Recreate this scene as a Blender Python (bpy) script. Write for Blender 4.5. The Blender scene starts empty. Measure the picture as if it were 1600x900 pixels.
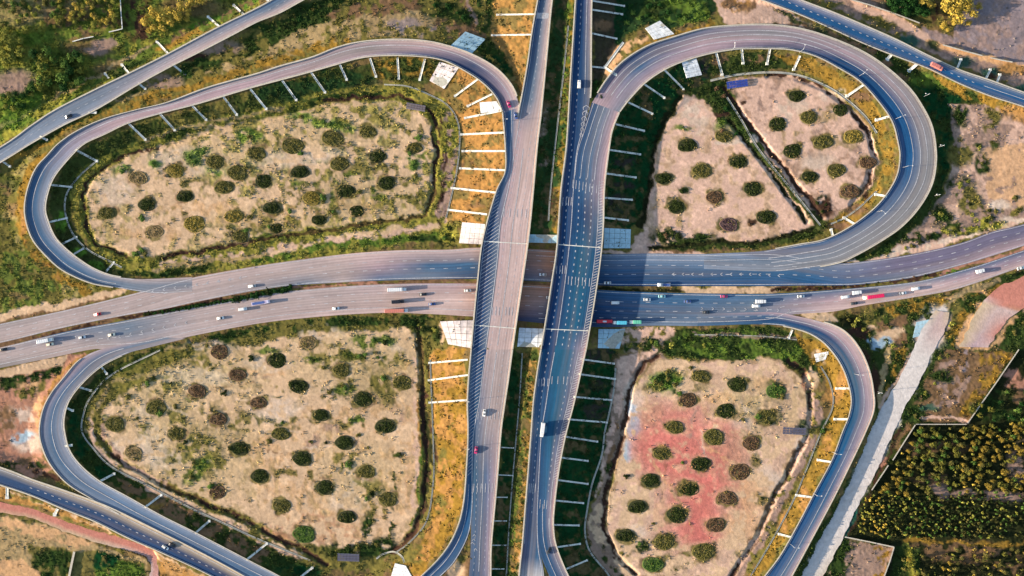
import bpy, math, random
import numpy as np
from mathutils import Vector

random.seed(7)
rng = np.random.default_rng(7)
R = math.radians
SC = bpy.context.scene
COL = SC.collection

# ------------------------------------------------------------------ camera, sky, sun, exposure
S = 0.45            # metres on the ground per photograph pixel
CAMH = 600.0        # drone height
cd = bpy.data.cameras.new('camera'); cam = bpy.data.objects.new('camera', cd); COL.objects.link(cam)
cam.location = (0, 0, CAMH); cd.sensor_width = 36; cd.lens = 30.0; cd.clip_start = 1; cd.clip_end = 20000
SC.camera = cam
SUN_EL, SUN_AZ = 12.0, 186.0      # degrees; azimuth measured counter-clockwise from +X (the sun is in the west)
sd = Vector((math.cos(R(SUN_EL)) * math.cos(R(SUN_AZ)), math.cos(R(SUN_EL)) * math.sin(R(SUN_AZ)), math.sin(R(SUN_EL))))
ld = bpy.data.lights.new('sun', 'SUN'); ld.energy = 5.0; ld.angle = R(0.5); ld.color = (1.0, 0.86, 0.68)
sun = bpy.data.objects.new('sun', ld); COL.objects.link(sun)
sun.rotation_euler = sd.to_track_quat('Z', 'Y').to_euler(); sun.location = sd * 900
W = bpy.data.worlds.new('World'); SC.world = W; W.use_nodes = True
nt = W.node_tree
bg = nt.nodes.get('Background') or nt.nodes.new('ShaderNodeBackground')
sky = nt.nodes.new('ShaderNodeTexSky'); sky.sky_type = 'NISHITA'; sky.sun_disc = False
sky.sun_elevation = R(SUN_EL); sky.sun_rotation = R(90 - SUN_AZ); sky.dust_density = 1.0; sky.ozone_density = 1.5
nt.links.new(sky.outputs[0], bg.inputs[0]); bg.inputs[1].default_value = 0.115
SC.view_settings.view_transform = 'Standard'; SC.view_settings.look = 'None'
SC.view_settings.exposure = 1.68; SC.view_settings.gamma = 1.0
KK = 1.75           # how much brighter flat sunlit ground shows than its base colour

# ------------------------------------------------------------------ small helpers
def lin(c):
    c = np.asarray(c, float) / 255.0
    return np.where(c <= 0.04045, c / 12.92, ((c + 0.055) / 1.055) ** 2.4)
def alb(r, g, b, k=None): return lin((r, g, b)) / (k or KK)
def P(px, py, z=0.0):
    f = S * (1 - z / CAMH)
    return ((px - 800) * f, (450 - py) * f, z)
def Pn(px, py, z):
    f = S * (1 - np.asarray(z) / CAMH)
    return np.stack([(np.asarray(px) - 800) * f, (450 - np.asarray(py)) * f, np.asarray(z) + 0 * np.asarray(px)], -1)
def pts(s): return [tuple(float(v) for v in q.split(',')) for q in s.split()]
def tag(o, label=None, cat=None, group=None, kind=None):
    if label: o['label'] = label
    if cat: o['category'] = cat
    if group: o['group'] = group
    if kind: o['kind'] = kind
    return o
def obj(name, me, parent=None, loc=None, rz=0):
    o = bpy.data.objects.new(name, me); COL.objects.link(o)
    if parent: o.parent = parent
    if loc is not None: o.location = loc
    o.rotation_euler = (0, 0, rz)
    return o
def mk(name, verts, faces, mats, uv=None, col=None, smooth=False, mi=None):
    me = bpy.data.meshes.new(name)
    verts = np.asarray(verts, np.float32).reshape(-1, 3)
    if isinstance(faces, np.ndarray):
        nf, k = faces.shape
        me.vertices.add(len(verts)); me.vertices.foreach_set('co', verts.ravel())
        me.loops.add(nf * k); me.loops.foreach_set('vertex_index', faces.ravel().astype(np.int32))
        me.polygons.add(nf); me.polygons.foreach_set('loop_start', (np.arange(nf) * k).astype(np.int32))
        try: me.polygons.foreach_set('loop_total', np.full(nf, k, np.int32))
        except Exception: pass
        me.update(calc_edges=True)
    else:
        me.from_pydata([tuple(map(float, v)) for v in verts], [], faces)
    for m in (mats if isinstance(mats, (list, tuple)) else [mats]): me.materials.append(m)
    if mi is not None: me.polygons.foreach_set('material_index', np.asarray(mi, np.int32))
    if col is not None:
        a = me.color_attributes.new('col', 'FLOAT_COLOR', 'POINT')
        c = np.ones((len(verts), 4), np.float32); c[:, :3] = col; a.data.foreach_set('color', c.ravel())
    if uv is not None:
        l = me.uv_layers.new(name='UVMap')
        vi = np.empty(len(me.loops), np.int32); me.loops.foreach_get('vertex_index', vi)
        l.data.foreach_set('uv', np.asarray(uv, np.float32)[vi].ravel())
    me.polygons.foreach_set('use_smooth', np.full(len(me.polygons), bool(smooth)))
    return me
class MB:
    """collects simple solids into one mesh"""
    def __init__(s): s.v = []; s.f = []
    def add(s, v, f):
        n = len(s.v); s.v += list(v); s.f += [tuple(i + n for i in q) for q in f]
    def box(s, x0, x1, y0, y1, z0, z1, tx=0, ty=0):
        s.add([(x0, y0, z0), (x1, y0, z0), (x1, y1, z0), (x0, y1, z0), (x0 + tx, y0 + ty, z1), (x1 - tx, y0 + ty, z1), (x1 - tx, y1 - ty, z1), (x0 + tx, y1 - ty, z1)],
              [(0, 3, 2, 1), (4, 5, 6, 7), (0, 1, 5, 4), (1, 2, 6, 5), (2, 3, 7, 6), (3, 0, 4, 7)])
    def loft(s, rings):
        n = len(rings[0]); b = len(s.v)
        for r in rings: s.v += list(r)
        for i in range(len(rings) - 1):
            for j in range(n):
                k = (j + 1) % n; s.f.append((b + i * n + j, b + i * n + k, b + (i + 1) * n + k, b + (i + 1) * n + j))
        s.f.append(tuple(b + j for j in range(n))[::-1]); s.f.append(tuple(b + (len(rings) - 1) * n + j for j in range(n)))
    def tube(s, a, c, r0, r1=None, n=8):
        a = Vector(a); c = Vector(c); r1 = r0 if r1 is None else r1
        d = (c - a).normalized(); u = d.orthogonal().normalized(); w = d.cross(u)
        s.loft([[tuple(p + (u * math.cos(t) + w * math.sin(t)) * r) for t in [2 * math.pi * k / n for k in range(n)]] for p, r in ((a, r0), (c, r1))])
    def mesh(s, name, m, smooth=False): return mk(name, s.v, s.f, m, smooth=smooth)

# value noise on arbitrary coordinates
def vnoise(x, y, sc, seed):
    g = np.random.default_rng(seed).random((256, 256)).astype(np.float32)
    x = x / sc + 1000.0; y = y / sc + 1000.0
    xi = np.floor(x).astype(int); yi = np.floor(y).astype(int); fx = x - xi; fy = y - yi
    fx = fx * fx * (3 - 2 * fx); fy = fy * fy * (3 - 2 * fy)
    a = g[yi & 255, xi & 255]; b = g[yi & 255, (xi + 1) & 255]; c = g[(yi + 1) & 255, xi & 255]; d = g[(yi + 1) & 255, (xi + 1) & 255]
    return (a * (1 - fx) + b * fx) * (1 - fy) + (c * (1 - fx) + d * fx) * fy
def fbm(x, y, sc, seed, o=3):
    t = 0; a = 1; s = 0
    for i in range(o):
        t = t + vnoise(x, y, sc / 2 ** i, seed + i * 17) * a; s += a; a *= 0.5
    return t / s

# ------------------------------------------------------------------ materials
def mat(name, base=None, attr=False, rough=0.9, spec=0.25, noise=0.0, nscale=1.0, streak=False, bump=0.0, bscale=3.0, metal=0.0, hue=None, extra=None):
    m = bpy.data.materials.new(name); m.use_nodes = True; t = m.node_tree; N = t.nodes; L = t.links
    b = N['Principled BSDF']; b.inputs['Roughness'].default_value = rough; b.inputs['Metallic'].default_value = metal
    b.inputs['Specular IOR Level'].default_value = spec
    if attr:
        a = N.new('ShaderNodeAttribute'); a.attribute_name = 'col'; out = a.outputs['Color']
        if base is not None:
            q = N.new('ShaderNodeMix'); q.data_type = 'RGBA'; q.blend_type = 'MULTIPLY'; q.inputs[0].default_value = 1
            L.new(out, q.inputs[6]); q.inputs[7].default_value = (*base, 1); out = q.outputs[2]
    else:
        rgb = N.new('ShaderNodeRGB'); rgb.outputs[0].default_value = (*base, 1); out = rgb.outputs[0]
    tc = N.new('ShaderNodeTexCoord'); geo = N.new('ShaderNodeNewGeometry')
    def mulnoise(out, src, scale, lo, hi, detail=4, aniso=None):
        if aniso:
            mp = N.new('ShaderNodeMapping'); L.new(src, mp.inputs[0]); mp.inputs['Scale'].default_value = aniso; src = mp.outputs[0]
        n = N.new('ShaderNodeTexNoise'); n.inputs['Scale'].default_value = scale; n.inputs['Detail'].default_value = detail
        n.inputs['Roughness'].default_value = 0.6
        L.new(src, n.inputs['Vector'])
        r = N.new('ShaderNodeMapRange'); r.inputs[1].default_value = 0.3; r.inputs[2].default_value = 0.7
        r.inputs[3].default_value = lo; r.inputs[4].default_value = hi; L.new(n.outputs['Fac'], r.inputs[0])
        q = N.new('ShaderNodeMix'); q.data_type = 'RGBA'; q.blend_type = 'MULTIPLY'; q.inputs[0].default_value = 1
        L.new(out, q.inputs[6]); L.new(r.outputs[0], q.inputs[7]); return q.outputs[2]
    if noise:
        out = mulnoise(out, geo.outputs['Position'], nscale, 1 - noise, 1 + noise)
        out = mulnoise(out, geo.outputs['Position'], nscale * 0.13, 1 - noise * 0.6, 1 + noise * 0.6)
    if streak:
        out = mulnoise(out, tc.outputs['UV'], 1.0, 0.8, 1.18, 4, (0.75, 0.008, 1))
        out = mulnoise(out, tc.outputs['UV'], 1.0, 0.88, 1.12, 4, (0.10, 0.03, 1))
        # polished wheel paths, about 1.8 m apart
        sx = N.new('ShaderNodeSeparateXYZ'); L.new(tc.outputs['UV'], sx.inputs[0])
        mm = N.new('ShaderNodeMath'); mm.operation = 'MULTIPLY'; mm.inputs[1].default_value = 2 * math.pi / 1.85; L.new(sx.outputs[0], mm.inputs[0])
        sn = N.new('ShaderNodeMath'); sn.operation = 'SINE'; L.new(mm.outputs[0], sn.inputs[0])
        mr = N.new('ShaderNodeMapRange'); mr.inputs[1].default_value = -1; mr.inputs[2].default_value = 1; mr.inputs[3].default_value = .93; mr.inputs[4].default_value = 1.05; L.new(sn.outputs[0], mr.inputs[0])
        q = N.new('ShaderNodeMix'); q.data_type = 'RGBA'; q.blend_type = 'MULTIPLY'; q.inputs[0].default_value = 1; L.new(out, q.inputs[6]); L.new(mr.outputs[0], q.inputs[7]); out = q.outputs[2]
        # warm dust drifted over the asphalt
        mp = N.new('ShaderNodeMapping'); L.new(tc.outputs['UV'], mp.inputs[0]); mp.inputs['Scale'].default_value = (.16, .006, 1); mp.inputs['Location'].default_value = (3, 7, 1)
        dn = N.new('ShaderNodeTexNoise'); dn.inputs['Detail'].default_value = 5; dn.inputs['Scale'].default_value = 1; L.new(mp.outputs[0], dn.inputs[0])
        dr = N.new('ShaderNodeMapRange'); dr.inputs[1].default_value = .48; dr.inputs[2].default_value = .75; dr.inputs[4].default_value = .45; L.new(dn.outputs['Fac'], dr.inputs[0])
        q = N.new('ShaderNodeMix'); q.data_type = 'RGBA'; L.new(dr.outputs[0], q.inputs[0]); L.new(out, q.inputs[6]); q.inputs[7].default_value = (*alb(168, 142, 128), 1); out = q.outputs[2]
    L.new(out, b.inputs['Base Color'])
    if bump:
        n = N.new('ShaderNodeTexNoise'); n.inputs['Scale'].default_value = bscale; n.inputs['Detail'].default_value = 3
        L.new(geo.outputs['Position'], n.inputs['Vector'])
        bp = N.new('ShaderNodeBump'); bp.inputs['Strength'].default_value = bump; bp.inputs['Distance'].default_value = 0.3
        L.new(n.outputs['Fac'], bp.inputs['Height']); L.new(bp.outputs[0], b.inputs['Normal'])
    return m
M_ground = mat('ground', attr=True, rough=1.0, spec=0.0, noise=0.16, nscale=0.5, bump=0.3, bscale=1.2)
M_road = mat('asphalt', attr=True, rough=0.85, spec=0.2, noise=0.07, nscale=0.5, streak=True)
M_dirt = mat('compacted_earth', attr=True, rough=1.0, spec=0.05, noise=0.16, nscale=0.35, bump=0.4, bscale=0.8)
M_paint = mat('road_paint', base=alb(205, 202, 205), rough=0.7, noise=0.35, nscale=1.2)
M_conc = mat('pale_concrete', base=alb(222, 210, 190), rough=0.9, noise=0.15, nscale=1.2)
M_white = mat('whitewashed_concrete', base=alb(232, 228, 216, 1.5), rough=0.85, noise=0.3, nscale=0.7)
M_chan = mat('drain_concrete', base=alb(200, 195, 180), rough=0.9, noise=0.2, nscale=0.8)
M_foil = mat('foliage', attr=True, rough=0.9, spec=0.05)
M_bark = mat('bark', base=(0.12, 0.08, 0.05), noise=0.2, nscale=4)
M_soil = mat('bed_soil', base=alb(135, 112, 75), rough=1, noise=0.3, nscale=2, bump=0.5)
M_glass = mat('vehicle_glass', base=(0.02, 0.025, 0.03), rough=0.15, spec=0.6)
M_tyre = mat('tyre_rubber', base=(0.02, 0.02, 0.02), rough=0.9)
M_steel = mat('galvanised_steel', base=(0.45, 0.46, 0.48), rough=0.5, metal=0.6)
M_cell = mat('solar_cell', base=(0.03, 0.04, 0.16), rough=0.25, spec=0.6)
M_lamp = mat('lamp_housing', base=(0.5, 0.5, 0.5), rough=0.5)

# ------------------------------------------------------------------ road definitions (edges in photograph pixels)
# each road: chunks of (left edge, right edge); z given along each chunk; colour across
def spl(p, n):
    p = np.array(p, float)
    if len(p) == 2: return p[0] + (p[1] - p[0]) * np.linspace(0, 1, n)[:, None]
    q = np.vstack([2 * p[0] - p[1], p, 2 * p[-1] - p[-2]])
    out = []
    for i in range(1, len(q) - 2):
        t = np.linspace(0, 1, 24, endpoint=False)[:, None]
        a, b, c, d = q[i - 1], q[i], q[i + 1], q[i + 2]
        out.append(0.5 * (2 * b + (c - a) * t + (2 * a - 5 * b + 4 * c - d) * t ** 2 + (3 * b - a - 3 * c + d) * t ** 3))
    out = np.vstack(out + [p[-1:]])
    dl = np.r_[0, np.cumsum(np.hypot(*(np.diff(out, axis=0).T)))]
    s = np.linspace(0, dl[-1], n)
    return np.stack([np.interp(s, dl, out[:, 0]), np.interp(s, dl, out[:, 1])], 1)
ROADS = {}
class Road: pass
def road(key, name, chunks, zs, slope, off, cols, emb=True, skip=None, across=12, mt=None):
    r = Road(); r.key = key; r.name = name; r.slope = slope; r.off = off; r.emb = emb; r.skip = skip
    Ls, Rs, Zs, Ts, Cs = [], [], [], [], []
    for ci, ((a, b), z, c) in enumerate(zip(chunks, zs, cols)):
        A, B = pts(a), pts(b)
        ln = sum(math.dist(A[i], A[i + 1]) for i in range(len(A) - 1)); n = max(6, int(ln / 3.5))
        LL, RR = spl(A, n), spl(B, n)
        t = np.linspace(0, 1, n)
        Z = np.interp(t, [q[0] for q in z], [q[1] for q in z])
        uu = np.linspace(0, 1, across + 1)
        # c: list of (t, [colours across]) -> interpolate
        tab = []
        for (tt, row) in c:
            row = np.array([PAL_ROAD[k] for k in row.split()]); xs = np.linspace(0, 1, len(row))
            tab.append((tt, np.stack([np.interp(uu, xs, row[:, i]) for i in range(3)], 1)))
        T = np.array([q[0] for q in tab]); V = np.array([q[1] for q in tab])
        CC = np.empty((n, across + 1, 3))
        for j in range(across + 1):
            for i in range(3): CC[:, j, i] = np.interp(t, T, V[:, j, i])
        Ls.append(LL); Rs.append(RR); Zs.append(Z); Ts.append(t + ci); Cs.append(CC)
    r.mt = mt
    r.L = np.vstack(Ls); r.R = np.vstack(Rs); r.Z = np.concatenate(Zs); r.T = np.concatenate(Ts); r.C = np.vstack(Cs); r.na = across
    if key in ('R7', 'R8', 'R9'):
        am = 1.6 if key == 'R7' else 2.6
        for E_, sd_ in ((r.L, 300), (r.R, 301)):
            E_[:, 0] += (fbm(E_[:, 0], E_[:, 1], 9, sd_, 3) - .5) * am * 3.4; E_[:, 1] += (fbm(E_[:, 0], E_[:, 1], 9, sd_ + 9, 3) - .5) * am * 1.6
    ROADS[key] = r; return r
def C3(r, g, b): return alb(r, g, b)
PAL_ROAD = dict(
    mv=C3(194, 166, 172), mg=C3(194, 174, 170), wm=C3(210, 182, 176), bg=C3(122, 136, 154), bl=C3(68, 108, 144), nv=C3(30, 72, 116),
    dn=C3(20, 52, 94), tl=C3(34, 102, 134), sb=C3(28, 92, 142), lb=C3(158, 168, 186), gr=C3(148, 146, 148), pk=C3(222, 192, 184),
    pl=C3(236, 224, 216), rd=C3(216, 142, 124), sn=C3(222, 196, 160), br=C3(200, 146, 116), pb=C3(124, 116, 140))
road('W', 'westbound_carriageway',
     [("-130,535 0,506 100,485 200,461 240,450 300,434 400,416 475,405 550,396 625,391 700,390 750,387 850,390 940,397 1012,396 1100,397 1200,395 1260,403 1312,411 1345,409 1425,397 1500,380 1550,362 1600,350 1730,312",
       "-130,562 0,536 100,512 200,492 250,484 325,468 400,454 460,446 560,440 650,437 745,436 850,440 940,446 1012,447 1100,447 1200,447 1260,446 1312,446 1350,444 1425,434 1500,415 1550,400 1600,384 1730,344")],
     [[(0, 1), (1, 1)]], 0.3, 0.0,
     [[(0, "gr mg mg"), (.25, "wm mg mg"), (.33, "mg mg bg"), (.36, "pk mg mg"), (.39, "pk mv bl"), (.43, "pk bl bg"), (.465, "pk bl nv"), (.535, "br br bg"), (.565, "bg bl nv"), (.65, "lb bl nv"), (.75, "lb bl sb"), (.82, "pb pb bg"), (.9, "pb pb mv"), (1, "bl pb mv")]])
road('E', 'eastbound_carriageway',
     [("-130,570 0,543 100,519 200,500 300,481 400,463 460,454 560,446 650,443 745,443 850,446 937,453 1000,456 1070,458 1200,459 1300,453 1425,441 1500,423 1550,408 1600,391 1730,350",
       "-130,600 0,575 75,560 137,547 165,545 225,543 300,525 400,506 475,497 550,491 625,489 745,495 850,505 937,511 1025,509 1100,509 1200,504 1235,492 1300,487 1350,477 1425,465 1500,450 1600,416 1730,372")],
     [[(0, 1), (1, 1)]], 0.3, 0.0,
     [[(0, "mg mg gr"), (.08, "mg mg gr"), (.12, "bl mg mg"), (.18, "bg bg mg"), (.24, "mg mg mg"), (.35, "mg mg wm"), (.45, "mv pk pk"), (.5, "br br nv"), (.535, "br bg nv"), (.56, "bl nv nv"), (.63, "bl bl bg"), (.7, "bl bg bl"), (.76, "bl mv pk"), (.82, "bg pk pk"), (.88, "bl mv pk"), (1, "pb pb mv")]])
ULo = "300,456 240,458 175,448 140,441 100,423 75,402 52,375 41,345 39,320 45,290 57,262 75,242 92,224 120,205 162,186 212,172 262,160 325,137 400,116 437,104 487,90 525,75 562,66 612,62 662,64 700,72 737,85 775,107 800,135 813,168"
ULi = "300,433 225,436 180,432 150,422 125,407 100,387 85,370 75,347 70,325 76,295 87,272 112,242 132,224 162,210 200,192 250,177 300,164 350,149 400,134 475,114 525,100 562,90 600,86 650,87 687,92 712,102 750,125 775,150 786,175"
road('UL', 'loop_ramp',
     [(ULo, ULi),
      ("813,168 806,225 796,290 783,350 779,400 772,460 765,510 760,546", "786,175 790,225 790,267 775,302 755,375 747,440 741,500 737,546"),
      ("760,546 754,590 750,625 740,680 738,740 738,790 732,835 712,875 690,899 650,935", "737,546 733,590 731,630 732,675 730,725 725,785 715,825 695,862 660,899 620,930")],
     [[(0, 1), (.09, 1), (.2, 2.0), (.32, 3.2), (.6, 5), (.9, 7), (1, 7)], [(0, 7), (1, 7)], [(0, 7), (.8, 7), (1, 6)]], 0.25, 0.03,
     [[(0, "mg bg mg"), (.08, "bg bg mg"), (.15, "bg bl lb"), (.3, "bl bl lb"), (.42, "bg mv mv"), (.6, "gr mv mv"), (.78, "mv gr mv"), (.84, "pk mv nv"), (.92, "pk nv dn"), (1, "pk mv nv")],
      [(0, "pk bl nv"), (.3, "mv bg bl"), (.5, "bg nv nv"), (1, "bg nv nv")],
      [(0, "nv nv bg"), (.4, "tl bl bg"), (.65, "bl sb bg"), (1, "bg nv bl")]], skip=(352, 543))
road('LD', 'left_elevated_road',
     [("857,-80 841,0 832,50 825,100 816,150 811,175 802,225 792,290 780,350 776,400 769,460 762,510 757,546", "874,-80 862,0 854,82 845,175 839,225 830,325 824,380 817,430 808,490 800,546"),
      ("757,546 751,590 747,625 737,700 737,780 735,867 733,899 731,980", "800,546 794,590 788,630 782,675 775,762 767,850 766,899 765,980")],
     [[(0, 7), (1, 7)]] * 2, 0.25, 0.0,
     [[(0, "nv bg wm"), (.25, "nv bg pk"), (.38, "bg bg pk"), (.46, "mv wm pk"), (.6, "mv pk wm"), (1, "wm wm pk")],
      [(0, "wm mg mg"), (.25, "bl mg mg"), (.45, "tl bl mv"), (.7, "bl bl mv"), (1, "nv nv bg")]], skip=(352, 543))
road('RD', 'right_elevated_road',
     [("905,-80 900,0 896,62 892,125 886,225 877,300 871,385 863,440 855,492 846,546", "929,-80 924,0 923,75 922,150 912,200 902,240 897,300 894,350 888,410 879,480 869,546"),
      ("846,546 839,590 834,630 831,672 826,737 821,800 817,850 812,899 806,980", "869,546 861,590 855,630 847,680 843,750 841,812 843,857 850,899 852,980")],
     [[(0, 7), (1, 7)]] * 2, 0.25, 0.0,
     [[(0, "nv nv mv"), (.3, "nv nv bg"), (.5, "nv nv nv"), (1, "dn nv nv")],
      [(0, "tl nv nv"), (.3, "bg bl nv"), (.6, "pb bl nv"), (.75, "pb bl bl"), (.85, "pl pl pl"), (1, "pl pl pl")]], skip=(352, 543))
URo = "1100,420 1200,424 1250,420 1307,411 1340,397 1375,377 1407,355 1435,325 1455,290 1462,255 1461,225 1455,195 1440,165 1420,137 1387,107 1350,82 1300,60 1250,45 1200,39 1150,40 1100,45 1050,59 1012,72 975,95 950,122 925,160"
URi = "1100,397 1165,394 1200,391 1250,382 1287,375 1325,357 1362,330 1385,305 1402,275 1407,245 1404,222 1395,190 1375,160 1345,127 1310,105 1275,87 1237,77 1200,75 1150,76 1100,85 1050,102 1012,125 985,152 967,175"
road('UR', 'loop_ramp',
     [(URo, URi),
      ("925,160 912,200 899,240 894,300 892,350 886,410 877,480 867,546", "967,175 957,200 952,225 944,290 942,350 938,400 928,470 915,546"),
      ("867,546 859,590 853,630 844,680 840,750 839,812 842,857 858,899 880,940", "915,546 905,590 896,630 883,680 872,737 865,795 864,825 869,855 887,899 912,945")],
     [[(0, 1), (.14, 1), (.3, 2.2), (.45, 3.2), (.7, 5), (.92, 7), (1, 7)], [(0, 7), (1, 7)], [(0, 7), (.8, 7), (1, 6)]], 0.25, 0.03,
     [[(0, "lb bg lb"), (.15, "gr bg sb"), (.25, "gr gr bg sb"), (.4, "gr gr sb sb"), (.6, "gr mv nv sb"), (.72, "mv gr mv nv"), (.82, "bl mv mv"), (.92, "nv bl mv"), (1, "mv mv bg")],
      [(0, "nv bg mv"), (.35, "nv bl mv"), (.45, "nv nv bg"), (.6, "nv tl nv"), (.9, "nv tl nv"), (1, "tl bl mv")],
      [(0, "tl tl mv"), (.3, "nv tl pb"), (.6, "nv bl mv"), (1, "bl nv bg")]], skip=(352, 543))
road('SE', 'slip_road',
     [("1090,491 1200,488 1250,495 1300,508 1325,523 1345,549 1358,580 1364,610 1365,640 1352,675 1325,732 1300,782 1270,838 1237,899 1200,965", "1090,509 1200,507 1250,515 1280,529 1300,548 1316,572 1326,598 1331,625 1327,650 1317,675 1300,720 1275,767 1250,815 1222,865 1200,895 1160,945")],
     [[(0, 1), (.18, 1), (.4, 2.5), (1, 3.5)]], 0.25, 0.02,
     [[(0, "bg bg bl"), (.15, "mv bl nv bl"), (.3, "pk mv nv bl"), (.4, "pk mv tl tl"), (.7, "mv bl sb sb"), (1, "mv bg sb nv")]])
road('SW', 'loop_ramp',
     [("240,526 160,545 125,562 100,590 80,615 67,642 62,674 67,700 80,727 105,755 140,777 185,802 225,822 275,847 337,877 375,896 450,935",
       "290,529 225,545 200,552 162,570 130,597 107,627 99,657 101,680 108,704 125,727 155,752 200,777 250,805 300,830 350,856 400,882 435,900 490,932")],
     [[(0, 1), (.15, 1), (.35, 2.2), (.5, 3), (1, 3.2)]], 0.3, 0.02,
     [[(0, "mg bg mg"), (.2, "mv bl bg"), (.4, "bg bl lb"), (.6, "lb bl lb"), (1, "bl bl lb")]])
road('R5', 'link_road',
     [("-130,690 0,731 50,750 100,767 150,785 185,800 250,832 300,857 362,890 460,945", "-130,715 0,757 50,774 100,795 150,815 200,840 250,862 325,897 420,948")],
     [[(0, 3.2), (1, 3.2)]], 0.3, 0.0, [[(0, "bg nv nv"), (.5, "sn nv nv"), (1, "sn dn nv")]])
road('R1', 'link_road',
     [("-130,305 0,231 50,196 87,172 150,140 200,116 262,85 337,45 400,14 440,-8 560,-75", "-130,328 0,253 47,224 100,194 150,170 217,130 270,101 312,80 362,54 400,34 435,20 470,1 580,-60")],
     [[(0, 3), (1, 3)]], 0.45, 0.0, [[(0, "bg lb bg"), (.4, "bg bg lb"), (.6, "bg pk"), (.8, "bl bg pk"), (1, "bl bg pk")]])
road('R3', 'link_road',
     [("1050,-70 1185,-28 1250,0 1300,19 1350,40 1400,62 1450,87 1500,110 1550,127 1600,145 1730,190", "1050,-50 1190,-1 1250,22 1300,44 1350,67 1400,87 1450,106 1500,130 1550,150 1600,166 1730,212")],
     [[(0, 3), (1, 3)]], 0.45, 0.0, [[(0, "mv nv sb"), (.5, "lb sb sb"), (.75, "bg sb sb"), (1, "bl nv sb")]])
road('R7', 'concrete_road',
     [("1462,485 1440,515 1427,547 1400,600 1375,640 1360,675 1325,757 1287,830 1252,899 1220,960", "1484,488 1476,518 1460,547 1435,600 1412,640 1394,680 1370,735 1345,780 1320,835 1290,892 1258,960")],
     [[(0, .15), (1, .15)]], 0.3, 0.0, [[(0, "sn wm sn"), (.06, "pl wm pk"), (.15, "pl pl pl"), (.7, "pl pl pl"), (1, "pl pl sn")]], emb=False)
road('R9', 'earth_road',
     [("1760,330 1602,430 1562,448 1530,480 1514,510 1499,543", "1800,390 1650,446 1604,478 1574,500 1558,522 1544,543")],
     [[(0, .15), (1, .15)]], 0.3, 0.0, [[(0, "rd rd rd"), (.72, "rd rd rd"), (.75, "pk rd br"), (.77, "sn pk pk"), (.9, "sn wm rd"), (1, "sn mv pk")]], emb=False)
road('R8', 'earth_road',
     [("-130,762 0,785 50,794 100,814 160,832 225,851 243,868 247,900 246,950", "-130,777 0,800 50,810 100,830 160,850 222,868 234,880 233,900 232,950")],
     [[(0, .15), (1, .15)]], 0.3, 0.0, [[(0, "rd rd rd"), (.6, "rd rd sn"), (.8, "rd rd pk"), (1, "pk pk pk")]], emb=False)

# ------------------------------------------------------------------ terrain height
GS = 1.6
X0, X1, Y0, Y1 = -120, 1720, -120, 1020
gx = np.arange(X0, X1 + .1, GS); gy = np.arange(Y0, Y1 + .1, GS)
NX, NY = len(gx), len(gy)
GX, GY = np.meshgrid(gx, gy)
cx = np.arange(X0 - 3.2, X1 + 8, 3.2); cy = np.arange(Y0 - 3.2, Y1 + 8, 3.2)
CX, CY = np.meshgrid(cx, cy)
def raster(L, Rr, Z, xs, ys, H, MSK, dz):
    """write ribbon heights into a grid (quads between successive cross sections)"""
    for i in range(len(L) - 1):
        q = np.array([L[i], L[i + 1], Rr[i + 1], Rr[i]])
        if abs(np.cross(q[1] - q[0], q[3] - q[0])) < 1e-6: pass
        a, b = q.min(0), q.max(0)
        i0, i1 = np.searchsorted(xs, [a[0] - .01, b[0] + .01]); j0, j1 = np.searchsorted(ys, [a[1] - .01, b[1] + .01])
        if i0 >= i1 or j0 >= j1: continue
        X, Y = np.meshgrid(xs[i0:i1], ys[j0:j1]); ins = np.ones(X.shape, bool); ins2 = np.ones(X.shape, bool)
        for k in range(4):
            p, r = q[k], q[(k + 1) % 4]; cr = (r[0] - p[0]) * (Y - p[1]) - (r[1] - p[1]) * (X - p[0])
            ins &= cr >= -1e-6; ins2 &= cr <= 1e-6
        m = ins | ins2
        sub = H[j0:j1, i0:i1]; sub[m] = np.where(MSK[j0:j1, i0:i1][m], np.maximum(sub[m], (Z[i] + Z[i + 1]) / 2 - dz), (Z[i] + Z[i + 1]) / 2 - dz)
        MSK[j0:j1, i0:i1] |= m
base0 = (fbm(CX, CY, 120, 5) - 0.5) * 0.8 - 0.1
Hc = base0.copy()
def seglist(r):
    out = []
    for E in (r.L, r.R):
        for k in range(0, len(E), 2):
            y = E[k, 1]
            if r.skip and r.skip[0] < y < r.skip[1]: continue
            out.append((E[k, 0], E[k, 1], r.Z[k] - 0.08, r.slope))
    return out
smp = np.array([q for r in ROADS.values() if r.emb for q in seglist(r)], np.float32)
cxf = CX.astype(np.float32).ravel(); cyf = CY.astype(np.float32).ravel(); hf = Hc.ravel().astype(np.float32)
for k in range(len(smp)):
    x, y, z, sl = smp[k]
    rad = (z + 1.5) / sl / S + 3
    i0 = max(0, int((x - rad - cx[0]) / 3.2)); i1 = min(len(cx), int((x + rad - cx[0]) / 3.2) + 2)
    j0 = max(0, int((y - rad - cy[0]) / 3.2)); j1 = min(len(cy), int((y + rad - cy[0]) / 3.2) + 2)
    if i0 >= i1 or j0 >= j1: continue
    d = np.hypot(CX[j0:j1, i0:i1] - x, CY[j0:j1, i0:i1] - y) * S
    # crest shoulder of 1.2 m and a soft toe
    h = z - sl * np.maximum(0, d - 1.2)
    sub = Hc[j0:j1, i0:i1]; np.maximum(sub, h, out=sub)
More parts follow.
